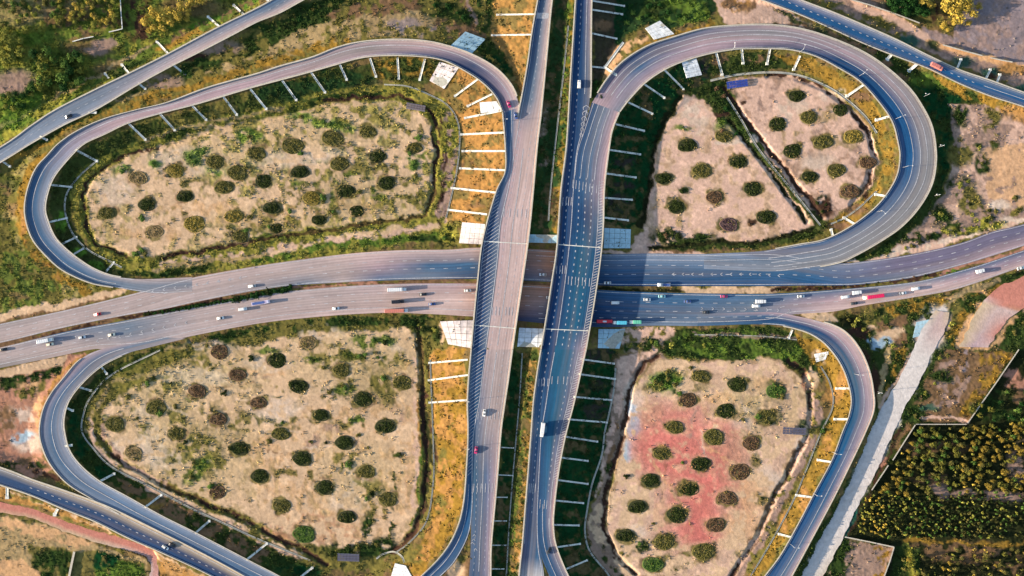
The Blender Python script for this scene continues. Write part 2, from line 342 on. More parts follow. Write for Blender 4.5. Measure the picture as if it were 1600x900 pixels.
# motorway corridor keeps embankments back (abutment slopes)
mot = []
for key in ('W', 'E'):
    r = ROADS[key]
    for u in np.linspace(0, 1, 8): mot.append((r.L + (r.R - r.L) * u)[::2])
mot = np.vstack(mot)
DM = np.full(CX.shape, 1e3)
for x, y in mot:
    i0 = max(0, int((x - 45 - cx[0]) / 3.2)); i1 = min(len(cx), int((x + 45 - cx[0]) / 3.2) + 2)
    j0 = max(0, int((y - 45 - cy[0]) / 3.2)); j1 = min(len(cy), int((y + 45 - cy[0]) / 3.2) + 2)
    if i0 >= i1 or j0 >= j1: continue
    d = np.hypot(CX[j0:j1, i0:i1] - x, CY[j0:j1, i0:i1] - y) * S
    sub = DM[j0:j1, i0:i1]; np.minimum(sub, d, out=sub)
Hc = np.minimum(Hc, 1.0 - 0.2 + 0.55 * np.maximum(0, DM - 2.0))
def bil(A, x, y, xs, ys):
    fx = np.clip((np.asarray(x, float) - xs[0]) / (xs[1] - xs[0]), 0, len(xs) - 1.001); fy = np.clip((np.asarray(y, float) - ys[0]) / (ys[1] - ys[0]), 0, len(ys) - 1.001)
    i = fx.astype(int); j = fy.astype(int); u = fx - i; v = fy - j
    return (A[j, i] * (1 - u) + A[j, i + 1] * u) * (1 - v) + (A[j + 1, i] * (1 - u) + A[j + 1, i + 1] * u) * v
H = bil(Hc, GX, GY, cx, cy)
MSK = np.zeros(H.shape, bool)
MR = np.zeros(H.shape, bool)
for key in ('R7', 'R8', 'R9', 'W', 'E'):
    r = ROADS[key]; raster(r.L, r.R, r.Z, gx, gy, H, MR, 0.25)
for key in ('R1', 'R3', 'R5', 'SW', 'SE', 'UL', 'UR', 'LD', 'RD'):
    r = ROADS[key]; L2, R2, Z2 = r.L, r.R, r.Z
    if r.skip:
        y = (L2[:, 1] + R2[:, 1]) / 2; a = np.where(y < r.skip[0])[0]; b = np.where(y > r.skip[1])[0]
        # split at the bridge
        br = [seg for seg in np.split(np.arange(len(y)), np.where(np.diff(((y > r.skip[0]) & (y < r.skip[1])).astype(int)) != 0)[0] + 1)]
        for seg in br:
            ym = y[seg].mean()
            if r.skip[0] < ym < r.skip[1] and 700 < L2[seg, 0].mean() < 1000: continue
            raster(L2[seg], R2[seg], Z2[seg], gx, gy, H, MR, 0.25)
    else: raster(L2, R2, Z2, gx, gy, H, MR, 0.25)
MSK = MR

BEDS = {
 'upper left field': "575,206,o,1;457,228,o,1.15;401,240,o,1;648,231,o,.9;590,245,d,.9;519,216,o,1.2;336,253,o,1;274,267,y,1;216,278,n,1.05;530,257,o,1;468,269,d,.95;412,283,d,.9;604,286,d,.95;349,293,o,.95;289,307,d,1;541,299,d,1.1;487,310,y,1.05;229,320,d,1;166,333,o,1;424,325,d,1;365,338,y,1;304,350,y,1.15;242,362,n,1;557,330,d,.85;498,344,d,.85;432,357,d,.8;376,369,o,.9;370,270,o,1.05",
 'upper right field': "1074,227,d,1;1131,213,o,.95;1096,267,o,1.1;1154,253,d,1;1037,279,d,1;1176,295,d,1.1;1116,308,b,1.05;1056,323,d,1.1;1197,339,d,1.1;1139,351,p,1.05;1245,150,d,1;1215,194,d,.95;1263,183,o,1;1313,172,d,.9;1333,213,y,1;1286,222,o,1.1;1238,236,d,1.05;1356,254,b,.9;1307,266,o,1.05;1265,276,d,.95;1328,299,b,1",
 'lower left field': "371,586,b,.9;433,563,d,1.05;482,535,n,1.05;533,579,o,1;629,598,o,1.05;467,604,d,1;308,611,b,1;404,629,b,1;567,624,d,1.1;244,637,o,1.05;501,649,d,.95;341,655,b,1;602,666,d,1.15;179,663,o,1.05;276,678,o,.95;438,678,o,.9;374,701,d,1.1;208,707,n,1;538,692,d,1;472,717,d,1.1;573,737,o,1.05;406,744,d,1;508,762,d,1;606,780,o,1;340,769,b,.95;440,790,o,1.05;542,808,d,1.05;475,835,g,1.2;343,550,b,1",
 'lower right field': "1095,588,o,1.05;1152,601,d,1.1;1075,625,b,1.05;1212,611,g,1;1134,642,d,1.15;1055,668,o,1;1197,652,o,1.15;1115,683,o,1.1;1034,709,o,1;1174,693,b,1;1095,725,d,1.1;1017,751,d,1.05;1157,737,b,1.1;1076,764,d,1.15;1137,778,b,1.1;996,792,d,1.1;1057,805,d,1.15;1118,820,b,1.1;977,837,d,1.1;1038,847,o,1.2;1099,862,o,1.25;1020,882,g,1.2"}
def _ip(x, y, q):
    r_ = False
    for i in range(len(q)):
        (xa, ya), (xb, yb) = q[i], q[(i + 1) % len(q)]
        if (ya > y) != (yb > y) and x < (xb - xa) * (y - ya) / (yb - ya) + xa: r_ = not r_
    return r_
# ------------------------------------------------------------------ ground cover: colour, roughness, plant density
PAL = {  # r g b  rough(m) plants
    'sand': (230, 192, 154, .035, .008), 'sandp': (232, 190, 166, .03, .006), 'pale': (228, 202, 180, .05, .0), 'pink': (220, 122, 112, .05, .02),
    'olive': (124, 114, 60, .22, .5), 'green': (98, 120, 48, .25, .7), 'dgreen': (54, 72, 34, .3, .9), 'deep': (24, 66, 36, .2, .5),
    'gold': (160, 124, 54, .22, .4), 'orange': (184, 136, 78, .2, .3), 'brown': (138, 106, 78, .15, .2), 'dbrown': (76, 54, 44, .2, .2),
    'grey': (158, 140, 140, .1, .05), 'red': (196, 140, 116, .1, .08), 'tan': (184, 156, 112, .15, .3), 'ygreen': (158, 152, 64, .3, .9),
    'black': (44, 46, 28, .3, .3), 'dsoil': (60, 55, 50, .2, .2), 'teal': (40, 96, 80, .2, .3), 'chalk': (236, 224, 216, .06, 0), 'lblue': (176, 200, 214, .06, 0), 'lime': (104, 140, 50, .25, .8),
    'peach': (228, 178, 130, .08, .02), 'mauve': (176, 144, 128, .12, .12)}
PV = {k: np.r_[alb(*v[:3]), v[3], v[4]] for k, v in PAL.items()}
wa = 7.0
WX = GX + (fbm(GX, GY, 22, 11) - .5) * wa * 2 + (fbm(GX, GY, 6, 12, 2) - .5) * wa * .9
WY = GY + (fbm(GX, GY, 22, 13) - .5) * wa * 2 + (fbm(GX, GY, 6, 14, 2) - .5) * wa * .9
NF = fbm(GX, GY, 9, 21, 3); NM = fbm(GX, GY, 28, 22, 3); N3 = fbm(GX, GY, 4, 23, 2)
G = np.empty((NY, NX, 5)); G[:] = PV['olive']
def blend(sl, a, k):
    a = np.clip(a, 0, 1)[..., None]; G[sl] = G[sl] * (1 - a) + PV[k] * a
def sl_of(x0, y0, x1, y1, m):
    return (slice(max(0, int((y0 - m - Y0) / GS)), max(0, int((y1 + m - Y0) / GS) + 1)), slice(max(0, int((x0 - m - X0) / GS)), max(0, int((x1 + m - X0) / GS) + 1)))
def sstep(x, a, b): t = np.clip((x - a) / (b - a), 0, 1); return t * t * (3 - 2 * t)
def patch(a, sl, p):
    if p >= 1: return a
    n = NF[sl] * .6 + NM[sl] * .4
    th = .5 + (0.5 - p) * .34
    return a * sstep(n, th - .05, th + .05)
def dseg(X, Y, p):
    d = np.full(X.shape, 1e9)
    for i in range(len(p) - 1):
        a, b = np.array(p[i]), np.array(p[i + 1]); v = b - a; L2 = max(v @ v, 1e-9)
        t = np.clip(((X - a[0]) * v[0] + (Y - a[1]) * v[1]) / L2, 0, 1)
        d = np.minimum(d, np.hypot(X - a[0] - t * v[0], Y - a[1] - t * v[1]))
    return d
def ST(k, w, s, soft=3, p=1, a=1, warp=True):
    q = pts(s); A = np.array(q); sl = sl_of(*A.min(0), *A.max(0), w + 12)
    X, Y = (WX[sl], WY[sl]) if warp else (GX[sl], GY[sl])
    if X.size == 0: return
    blend(sl, patch(a * sstep(-dseg(X, Y, q), -w - soft / 2, -w + soft / 2), sl, p), k)
def PG(k, s, soft=3, p=1, a=1, warp=True):
    q = pts(s); A = np.array(q); sl = sl_of(*A.min(0), *A.max(0), 12)
    X, Y = (WX[sl], WY[sl]) if warp else (GX[sl], GY[sl])
    if X.size == 0: return
    ins = np.zeros(X.shape, bool); n = len(q)
    for i in range(n):
        (xa, ya), (xb, yb) = q[i], q[(i + 1) % n]
        if ya == yb: continue
        ins ^= ((ya > Y) != (yb > Y)) & (X < (xb - xa) * (Y - ya) / (yb - ya) + xa)
    d = dseg(X, Y, q + [q[0]]); d = np.where(ins, d, -d)
    blend(sl, patch(a * sstep(d, -soft / 2, soft / 2), sl, p), k)
def BL(k, s, p=1, a=1, soft=.35):
    for q in s.split(';'):
        x, y, rx, ry = [float(v) for v in q.split(',')]
        sl = sl_of(x - rx, y - ry, x + rx, y + ry, 12); X, Y = WX[sl], WY[sl]
        if X.size == 0: continue
        d = np.hypot((X - x) / rx, (Y - y) / ry)
        blend(sl, patch(a * sstep(-d, -1 - soft, -1 + soft), sl, p), k)
# --- broad background
PG('brown', "-130,-130 1730,-130 1730,1030 -130,1030", p=.42, a=.6)
# top left woodland
PG('ygreen', "-120,-120 300,-120 230,20 0,225 -120,290", a=.5); PG('green', "-120,-120 560,-120 420,-5 200,110 0,225 -120,290", p=1, a=.8)
PG('ygreen', "-120,-120 560,-120 420,-5 200,110 0,225 -120,290", p=.5, a=.75); PG('dgreen', "-120,-120 560,-120 420,-5 200,110 0,225 -120,290", p=.26, a=.65)
PG('brown', "60,-60 200,-60 190,45 110,65 60,40", p=.45, a=.8); BL('tan', "30,15,45,26;100,10,40,16", p=.7, a=.6); BL('brown', "140,75,40,14;170,105,25,10;300,12,50,14", a=.7)
BL('mauve', "20,128,36,20;12,140,28,14;165,70,22,9;150,78,22,7", a=.9); BL('dbrown', "215,25,24,40;240,60,30,10", p=.6)
ST('tan', 3, "0,200 60,170 130,130 190,98 235,68"); ST('brown', 5, "270,60 350,22 400,0", p=.8); ST('ygreen', 6, "180,90 250,55 330,35", p=.5)
BL('ygreen', "15,75,34,26;60,130,16,10;60,55,30,12", p=.7); BL('dgreen', "90,108,34,22", a=.7); BL('lime', "40,165,40,18;45,60,30,10;20,190,20,12", a=.7)
ST('ygreen', 7, "0,222 80,165 160,128 240,92 330,42 400,10", p=.5); ST('gold', 5, "235,80 330,45", p=.6); ST('dgreen', 5, "180,118 225,95", p=.8); ST('lime', 5, "300,45 400,0", p=.5)
# between the link road and the upper left loop
PG('olive', "0,260 100,200 270,105 430,25 640,-60 840,-100 835,120 760,80 600,60 400,110 200,168 95,215 20,330"); 
PG('dgreen', "230,140 300,95 420,40 500,0 640,-80 560,20 480,55 400,80 300,120", p=.7); BL('mauve', "340,72,36,14;255,128,28,12;60,420,20,8", p=.8, a=.8)
PG('brown', "500,25 560,0 700,-40 760,-20 770,60 700,62 640,55 560,50", p=.6)
PG('tan', "400,90 440,60 520,32 600,20 660,15 690,30 660,58 560,58 480,78 420,100", p=.75, a=.85); PG('tan', "300,120 400,85 500,50 560,40 560,55 480,80 400,105", p=.6)
BL('grey', "630,38,28,10;660,48,40,9", p=.6, a=.8); BL('dgreen', "690,15,34,16;730,25,26,12;470,12,50,10;430,40,50,9", p=.75)
ST('gold', 7, "20,250 70,222 130,185 200,165 270,148 340,125 400,100 470,82 540,60", p=.62); ST('gold', 4, "100,200 200,158 300,132 400,107 480,83 530,68", p=.8)
ST('dgreen', 4, "40,235 100,200 160,172 215,140", p=.8); ST('tan', 3, "180,155 230,145", a=.7); ST('dbrown', 4, "280,95 330,85", p=.6)
# west of the loop
PG('olive', "-120,330 20,265 60,240 40,290 35,340 60,390 110,430 180,455 90,475 0,492 -120,520", p=1, a=.9); PG('ygreen', "-120,330 20,265 60,240 40,290 35,340 60,390 110,430 180,455 90,475 0,492 -120,520", p=.5, a=.6)
PG('tan', "-120,330 20,265 60,240 40,290 35,340 60,390 110,430 180,455 90,475 0,492 -120,520", p=.3, a=.5); PG('green', "0,380 60,400 100,440 90,475 0,492", p=.5, a=.8)
BL('dgreen', "15,285,25,14;10,350,18,10;90,255,14,6", p=.6, a=.7); BL('brown', "25,325,16,12;10,300,12,8;30,465,16,5", p=.7, a=.7)
ST('gold', 6, "80,238 50,262 36,295 32,330 38,370 62,405 92,432 140,455", p=.75); ST('orange', 3, "34,330 38,370 62,405 92,432", p=.6)
ST('sand', 6, "-130,525 0,497 60,484 120,470 190,457", soft=2); ST('brown', 2, "-130,532 0,504 100,483 170,467")
# orange bank beside the left elevated road (north) 
PG('orange', "762,-120 860,-120 838,0 828,60 815,150 800,130 790,90 765,60 770,20", a=.9); PG('gold', "762,-120 860,-120 838,0 828,60 815,150 800,130 790,90 765,60 770,20", p=.4)
PG('dgreen', "700,70 760,60 790,80 806,130 790,115 750,85", p=.9); BL('deep', "770,95,16,10;790,110,12,9", p=.8); PG('dgreen', "740,-60 775,-60 775,30 765,60 745,45", p=.6)
ST('mauve', 2.5, "722,-30 735,15 745,38", a=.9)
# gap between the two elevated roads
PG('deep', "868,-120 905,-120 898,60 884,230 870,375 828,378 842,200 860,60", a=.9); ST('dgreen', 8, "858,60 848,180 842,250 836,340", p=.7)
PG('gold', "892,-120 904,-120 897,60 886,225 872,365 862,365 872,250 882,120", p=.7); PG('green', "884,0 897,0 886,225 876,225", p=.6)
BL('mauve', "850,180,10,16;846,205,8,8;850,255,8,6", p=.6); BL('dbrown', "868,320,6,30", p=.8)
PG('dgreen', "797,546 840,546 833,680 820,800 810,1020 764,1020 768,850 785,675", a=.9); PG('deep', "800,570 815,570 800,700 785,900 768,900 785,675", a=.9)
PG('orange', "818,546 838,546 833,680 820,800 810,1020 795,1020 803,780 812,640", p=.62); PG('gold', "818,546 838,546 833,680 820,800 810,1020 795,1020 803,780 812,640", p=.4); ST('green', 4, "822,560 815,700 802,820 795,900", p=.6)
ST('sand', 5, "822,850 815,900 806,990", p=.8)
# upper left loop field
PG('dgreen', "140,225 200,200 300,172 400,140 520,108 600,92 660,92 700,100 665,132 600,125 500,145 400,172 300,190 220,215 150,252 112,295 106,345 135,390 180,412 170,430 120,402 90,370 78,330 82,290 105,255", a=.85)
PG('olive', "200,200 300,170 400,140 410,168 300,192 215,215", p=.5); PG('deep', "400,140 540,105 600,130 500,150 410,172", p=.5, a=.7); BL('gold', "640,105,30,14;600,108,20,14;690,120,20,9", p=.6); BL('lime', "95,350,8,14;122,395,10,8;150,415,12,6", p=.9)
PG('ygreen', "150,250 220,215 300,192 400,170 520,140 620,130 690,150 716,190 722,260 710,320 702,372 560,392 400,414 300,430 225,432 185,420 140,392 112,345 108,300 125,270", a=.6)
ST('dgreen', 5, "160,245 240,218 330,196 420,178 520,155 600,148", p=.6); ST('lime', 4, "400,195 430,190 380,205", p=.9)
SANDUL = "135,300 160,270 215,238 300,208 400,186 480,170 560,160 610,158 655,172 676,200 680,235 676,290 668,325 640,340 560,348 480,356 400,370 330,385 260,398 200,398 160,378 138,345"
PG('sand', SANDUL, soft=5); PG('tan', "300,200 420,180 600,165 670,190 672,320 560,345 440,360 440,250", p=.5, a=.8); PG('sandp', "480,190 600,175 660,200 640,330 560,330", p=.5, a=.8)
PG('tan', SANDUL, p=.4, a=.6); PG('ygreen', "290,200 480,168 640,160 680,230 672,330 560,345 430,360 330,300", p=.42, a=.4); PG('ygreen', SANDUL, p=.22, a=.35)
BL('peach', "400,345,70,10;230,365,50,10;310,325,60,12;560,320,40,12;440,330,40,8", p=.7, a=.6); BL('pale', "180,300,30,22;290,250,60,22;450,250,60,14;500,240,40,10", p=.7, a=.6)
BL('lime', "190,267,14,7;240,257,14,6;300,247,16,12;505,192,38,7;390,213,18,10;470,180,24,7;320,235,20,8;648,260,10,22;400,245,14,8;340,265,22,12;535,200,20,6", p=.75, a=.85)
BL('olive', "520,215,30,9;370,268,24,9;345,295,22,7;300,285,24,8;430,225,24,8;480,240,30,8;540,265,40,12;500,300,40,16;460,310,30,12;610,310,40,16;640,300,26,24;430,345,50,10;520,330,40,10;380,360,40,10;220,390,26,10;650,200,24,20;600,260,20,12;290,330,24,8;240,230,30,8;560,185,40,8", p=.5, a=.8)
BL('green', "500,310,30,14;590,300,24,10;470,290,20,8;430,370,30,7;540,280,20,8;655,245,14,16", p=.5, a=.8)
ST('dbrown', 3, "676,205 684,235 678,275 673,315 664,334 637,343 575,350 500,361 400,376 300,396 250,404", soft=2); ST('dbrown', 2.5, "195,397 150,380 138,362 129,330 130,305 142,280 178,250 250,228", soft=2, p=.8)
ST('dbrown', 3, "512,161 575,152 625,150 670,170 684,200", soft=2, p=.9); ST('mauve', 5, "700,180 708,235 702,290 695,345", p=.75); ST('dbrown', 4, "690,190 694,250 690,310 684,350", p=.6); ST('sand', 4, "420,396 520,372 620,358 680,355", p=.9); ST('tan', 3, "240,420 330,410 420,396")
ST('green', 6, "400,410 500,385 600,375 690,372", p=.7); ST('dgreen', 4, "640,372 690,376", p=.9); ST('dgreen', 5, "185,425 260,428 330,418", p=.85); BL('ygreen', "702,367,16,12", a=.9); ST('tan', 2.5, "230,217 300,197 400,176 440,168", a=.9); ST('tan', 3, "200,440 160,432", a=.8)
# bright dry bank west of the left elevated road
PG('orange', "720,108 760,140 784,180 790,235 789,270 772,305 752,350 700,348 704,300 718,240 716,190 690,150 700,130", a=1); PG('gold', "720,108 760,140 784,180 790,235 789,270 772,305 752,350 700,348 704,300 718,240 716,190 690,150 700,130", p=.42)
BL('brown', "735,290,10,6;745,320,14,6;730,255,10,5", p=.7, a=.8)
for bank in ("720,108 760,140 784,180 790,235 789,270 772,305 752,350 700,348 704,300 718,240 716,190 690,150 700,130", "672,545 728,545 730,640 729,720 722,790 708,830 680,870 650,910 630,900 660,850 672,820 680,760 680,680", "762,-120 860,-120 838,0 828,60 815,150 800,130 790,90 765,60 770,20"):
    PG('brown', bank, p=.36, a=.8); PG('olive', bank, p=.3, a=.6)
# upper right loop
PG('dsoil', "925,-60 985,-60 975,80 945,120 926,160", a=.85); PG('deep', "960,-80 1110,-80 1120,20 1050,45 1000,40 975,62 960,100 962,40", a=.9); PG('green', "1010,0 1100,0 1110,30 1060,40 1000,25", p=.6); BL('brown', "943,38,14,10;965,85,12,12", p=.8); PG('peach', "950,92 985,60 1012,62 990,78 965,102 945,130", p=.8)
PG('gold', "985,80 1020,62 1060,50 1110,32 1120,44 1050,60 1000,82", p=.8); BL('dgreen', "935,145,12,22;1020,15,30,14", p=.8)
PG('sandp', "1110,-80 1230,-80 1200,0 1260,35 1310,55 1240,42 1180,36 1130,38 1120,10", a=.95); BL('orange', "1150,8,24,8", p=.8); PG('brown', "1120,0 1200,0 1200,12 1130,16", p=.5)
PG('dgreen', "1200,8 1260,35 1330,62 1400,92 1440,112 1500,135 1560,160 1500,160 1486,230 1470,310 1440,350 1400,378 1340,405 1390,370 1440,320 1462,270 1458,200 1420,135 1360,85 1290,55 1230,30", a=.95)
ST('brown', 4, "1230,30 1300,55 1370,88 1420,125", p=.6); PG('deep', "1425,120 1500,140 1500,180 1485,240 1470,300 1462,200", p=.7); BL('green', "1440,125,20,10;1480,130,20,8", p=.6)
PG('mauve', "1488,160 1560,165 1730,190 1730,330 1600,342 1520,362 1440,385 1390,392 1440,350 1475,300 1490,240", a=.95); PG('sandp', "1488,160 1560,165 1730,190 1730,330 1600,342 1520,362 1440,385 1390,392 1440,350 1475,300 1490,240", p=.5, a=.9)
PG('peach', "1540,230 1700,210 1700,320 1600,335 1540,330", p=.62, a=.8); BL('dgreen', "1500,290,26,16;1535,255,12,16;1550,340,30,10;1495,355,34,10;1470,335,18,16;1530,230,10,10;1500,180,12,20;1555,210,10,26", p=.6); BL('olive', "1540,330,26,14;1515,320,18,24;1590,330,20,10;1500,240,20,24;1570,170,30,10;1550,190,14,30", p=.6)
PG('gold', "1450,112 1500,132 1560,152 1640,178 1640,190 1560,170 1480,140", p=.7); BL('orange', "1585,172,22,8;1600,180,30,10", a=.9); BL('pale', "1560,320,16,8;1575,345,14,8", p=.9)
PG('grey', "1440,40 1490,60 1530,-80 1730,-80 1730,110 1590,100 1500,80 1450,62", a=1); PG('mauve', "1440,40 1490,60 1530,-80 1730,-80 1730,110 1590,100 1500,80 1450,62", p=.4, a=.6)
PG('mauve', "1250,-60 1330,-60 1400,30 1450,60 1540,92 1600,105 1730,150 1730,180 1600,138 1500,104 1400,56 1300,12", a=.95); ST('sandp', 6, "1300,-20 1345,12 1400,30 1440,52 1450,62", a=.9); ST('peach', 5, "1450,68 1500,80 1560,95 1600,105 1700,130", p=.9); BL('orange', "1580,108,24,10", a=.9)
BL('olive', "1345,25,16,8;1385,40,18,8;1410,55,12,7;1365,30,20,6;1300,8,14,6", p=.7); BL('teal', "1505,98,18,8;1548,112,14,8;1422,62,16,8;1595,138,14,6", a=.9); BL('deep', "1425,10,34,16;1400,5,26,12;1460,72,10,7", a=.9); BL('dbrown', "1460,20,8,16;1545,118,14,5", p=.8)
PG('brown', "1340,-80 1380,-80 1400,0 1380,5 1330,-10", a=.8)
# upper right loop field
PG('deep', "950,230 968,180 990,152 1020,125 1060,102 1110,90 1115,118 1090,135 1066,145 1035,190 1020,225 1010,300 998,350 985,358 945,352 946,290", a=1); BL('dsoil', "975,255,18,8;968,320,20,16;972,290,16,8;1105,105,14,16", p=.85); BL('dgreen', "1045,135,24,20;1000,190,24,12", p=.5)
PG('dgreen', "1110,88 1200,80 1260,90 1250,108 1200,112 1130,118 1108,122", a=.9); BL('brown', "1130,95,16,8;1215,85,14,6;1180,90,14,7", p=.6)
PG('gold', "1205,80 1250,88 1300,108 1345,138 1378,180 1396,225 1398,270 1380,300 1340,345 1300,365 1290,352 1340,320 1370,290 1380,250 1372,205 1340,160 1290,125 1240,104", a=.9); BL('olive', "1385,270,10,26;1385,220,8,16", p=.6); BL('brown', "1335,330,24,8;1310,355,20,6;1345,150,20,6", p=.7)
SANDURA = "1068,148 1085,150 1110,165 1130,195 1150,205 1178,235 1200,262 1240,310 1276,350 1240,365 1150,375 1060,372 1000,395 995,385 1008,330 1020,250 1040,195"
SANDURB = "1140,125 1200,118 1250,122 1300,145 1340,175 1366,210 1372,255 1358,290 1325,325 1290,345 1270,330 1230,285 1200,245 1180,210 1150,160"
PG('dgreen', "1060,140 1100,125 1140,150 1210,250 1295,350 1280,372 1150,388 1015,390 1000,380", a=.9)
PG('sandp', SANDURA, soft=4); PG('sandp', SANDURB, soft=4); PG('sand', SANDURA, p=.4, a=.7); PG('brown', SANDURB, p=.3, a=.5); PG('brown', SANDURA, p=.22, a=.4); ST('pale', 3, "1118,225 1160,222 1194,210")
BL('pale', "1085,185,22,20;1130,120,4,4;1240,170,30,16;1300,150,20,10;1080,165,14,12;1280,260,30,20", p=.7, a=.7); BL('mauve', "1200,150,30,16;1190,165,20,12;1340,240,14,20;1300,320,20,10;1270,200,20,10", p=.45, a=.7); BL('tan', "1050,350,30,12;1290,180,30,12;1240,210,26,14;1320,220,24,14", p=.5, a=.7)
BL('green', "1066,199,15,4;1062,203,12,3;1128,200,10,12;1150,205,14,8", a=.9, p=.9); BL('dgreen', "1042,368,26,12;1066,297,10,6;1285,320,16,14;1090,370,30,5;1130,150,20,16;1120,135,22,12", p=.75); BL('dbrown', "1172,350,7,5;1135,180,16,5;1160,158,5,3;1342,305,20,8;1290,325,18,16", p=.7)
ST('dbrown', 3.5, "1132,140 1175,200 1200,232 1250,295 1285,340", soft=2); ST('black', 3, "1140,190 1178,235 1215,285 1262,345", soft=2, p=.9); ST('dgreen', 4, "1133,160 1160,205 1185,235", p=.8)
ST('dbrown', 3, "1200,118 1240,120 1290,140 1330,170 1358,205 1366,245 1355,285 1330,320", soft=2, p=.8); ST('black', 3, "1010,386 1060,382 1125,378 1200,374 1275,358", soft=2); ST('black', 3.5, "1062,150 1037,190 1024,220 1018,260 1012,300 1000,350", soft=2)
PG('sandp', "985,395 992,372 1005,352 1012,370 1008,395"); ST('sandp', 3, "940,394 1000,394 1100,394"); ST('brown', 2, "1012,392 1100,391 1180,389", p=.6)
PG('pale', "1310,408 1345,404 1400,388 1480,374 1560,352 1730,300 1730,315 1600,350 1550,362 1500,380 1425,397 1340,411", soft=2); PG('sandp', "1310,408 1345,404 1400,388 1480,374 1560,352 1730,300 1730,315 1600,350 1550,362 1500,380 1425,397 1340,411", p=.5)
ST('dgreen', 6, "1340,405 1400,380 1450,368 1500,368 1540,358", p=.7); BL('ygreen', "1545,350,26,10;1500,362,30,7", p=.8)
# medians
ST('brown', 5, "-130,567 0,540 100,516 200,496 300,476 400,459"); ST('dbrown', 4, "60,526 150,507 250,487 350,468", p=.7); ST('dbrown', 3.5, "455,450 560,443 650,440 745,440", p=.6); ST('brown', 3, "560,443 745,440 937,449"); ST('red', 2, "460,451 560,444 620,442", a=.8)
ST('black', 3, "937,451 1000,453 1068,453", soft=2); ST('sand', 5, "1070,452 1150,453 1215,453"); ST('dbrown', 3.5, "1210,453 1300,449 1400,438 1460,428", soft=2, p=.9); ST('red', 3, "1470,425 1540,408 1600,388 1730,345"); BL('lime', "1493,424,8,3", a=1)
# below the carriageways, left
PG('red', "-130,600 0,578 60,566 130,552 150,556 110,580 85,612 62,660 62,700 85,735 50,745 0,728 -130,690", a=.9); PG('sand', "-130,600 0,578 60,566 110,555 100,570 60,580 0,592 -130,620", a=.95, soft=2); PG('dgreen', "0,592 60,582 100,570 90,590 40,600 0,610", p=.8); PG('olive', "20,608 75,592 70,612 30,625", p=.8)
BL('pale', "30,655,30,20;45,690,26,16", p=.6, a=.8); BL('lblue', "34,682,18,10", p=.75, a=.9); BL('brown', "10,660,14,30;50,720,30,8", p=.6); BL('peach', "60,640,6,40;45,600,20,4", p=.8); BL('dgreen', "18,727,16,6;60,730,18,6", p=.9); ST('dbrown', 3, "50,732 100,752 160,782 185,795", p=.6); ST('orange', 3, "130,557 100,582 78,612 60,650", p=.7)
PG('orange', "-130,710 0,762 60,782 110,800 180,835 250,866 330,905 420,1020 260,1020 245,860 150,825 60,795 -130,755", a=.9); PG('sand', "0,762 110,800 250,866 330,905 400,990 300,960 240,865 150,822 60,790", p=.6); ST('dbrown', 2.5, "50,780 120,802 180,822", p=.7); ST('olive', 3, "10,772 60,785 110,800", p=.6)
PG('tan', "-130,790 0,808 60,815 160,855 230,878 230,1020 -130,1020", a=1); PG('peach', "-130,800 0,808 60,818 150,850 110,852 0,825", p=.8); PG('olive', "40,850 160,862 228,885 225,1020 60,1020 60,900", a=.9); PG('dgreen', "50,858 110,860 105,900 70,1000", p=.75); PG('green', "150,870 225,885 225,1020 140,1020", p=.8); PG('deep', "150,862 190,868 180,885 150,890", p=.9)
PG('peach', "-130,870 30,872 62,890 70,930 -130,1020", a=.95); PG('orange', "250,870 330,905 420,1020 250,1020", a=.85)
# verges right of the lower left loop
PG('dgreen', "225,550 290,535 330,525 250,552 180,585 142,622 130,660 150,702 180,732 240,765 260,772 380,838 480,885 520,905 560,1020 500,960 400,880 300,828 200,775 130,730 104,680 106,630 140,595 190,562", a=.95); BL('deep', "115,665,8,24;125,700,10,18;160,735,16,10;470,892,40,8", p=.8); PG('brown', "180,745 260,780 420,862 400,878 300,828 200,775", p=.5); BL('gold', "215,780,30,6;240,790,20,5", p=.5, a=.7)
# lower left loop field
PG('olive', "250,552 330,528 420,510 520,495 640,494 700,500 700,540 675,560 676,700 676,760 664,815 640,845 610,865 560,895 500,885 400,838 300,792 240,760 175,728 148,690 132,650 145,618 180,585", a=1); PG('dgreen', "330,522 450,502 560,492 640,492 700,500 690,515 560,508 420,520 300,545", p=.7)
SANDSW = "240,575 300,560 340,545 420,535 480,520 560,520 640,512 652,540 652,600 655,680 656,760 645,820 620,850 590,862 540,860 480,850 400,815 320,778 250,748 190,712 160,680 158,640 200,610"
PG('sand', SANDSW, soft=6); PG('peach', "380,700 460,640 560,620 640,560 650,700 640,800 580,850 480,845 420,810", p=.6, a=.6); PG('red', "380,820 500,800 560,830 560,860 470,850", p=.5, a=.6)
PG('tan', SANDSW, p=.34, a=.6)
BL('pale', "200,700,30,16;260,720,30,14;230,640,20,12;330,540,40,8;300,590,60,14;500,520,30,12;420,570,40,12;600,540,40,14;540,780,26,26;430,640,40,20;560,740,30,20;240,690,20,30", p=.7, a=.75)
BL('olive', "220,600,36,12;190,640,20,14;250,600,30,14;330,565,30,10;280,560,40,9;300,720,50,30;270,650,30,14;330,650,26,14;300,690,40,10;520,560,60,14;560,540,50,10;600,560,40,12;510,610,50,14;570,600,40,12;600,610,30,20;560,660,40,10;470,660,40,10;440,610,30,10;540,720,30,14;575,760,24,26;590,800,16,20;310,760,20,10;390,660,50,14;230,670,20,10;360,720,20,20;480,740,60,16", p=.48, a=.85)
BL('green', "245,637,16,10;315,725,18,12;300,745,16,12;540,607,18,8;575,535,30,10;600,530,20,8;420,545,20,6;490,563,14,6;300,620,12,6;170,655,12,6;560,655,16,6;340,770,14,10", p=.75, a=.9)
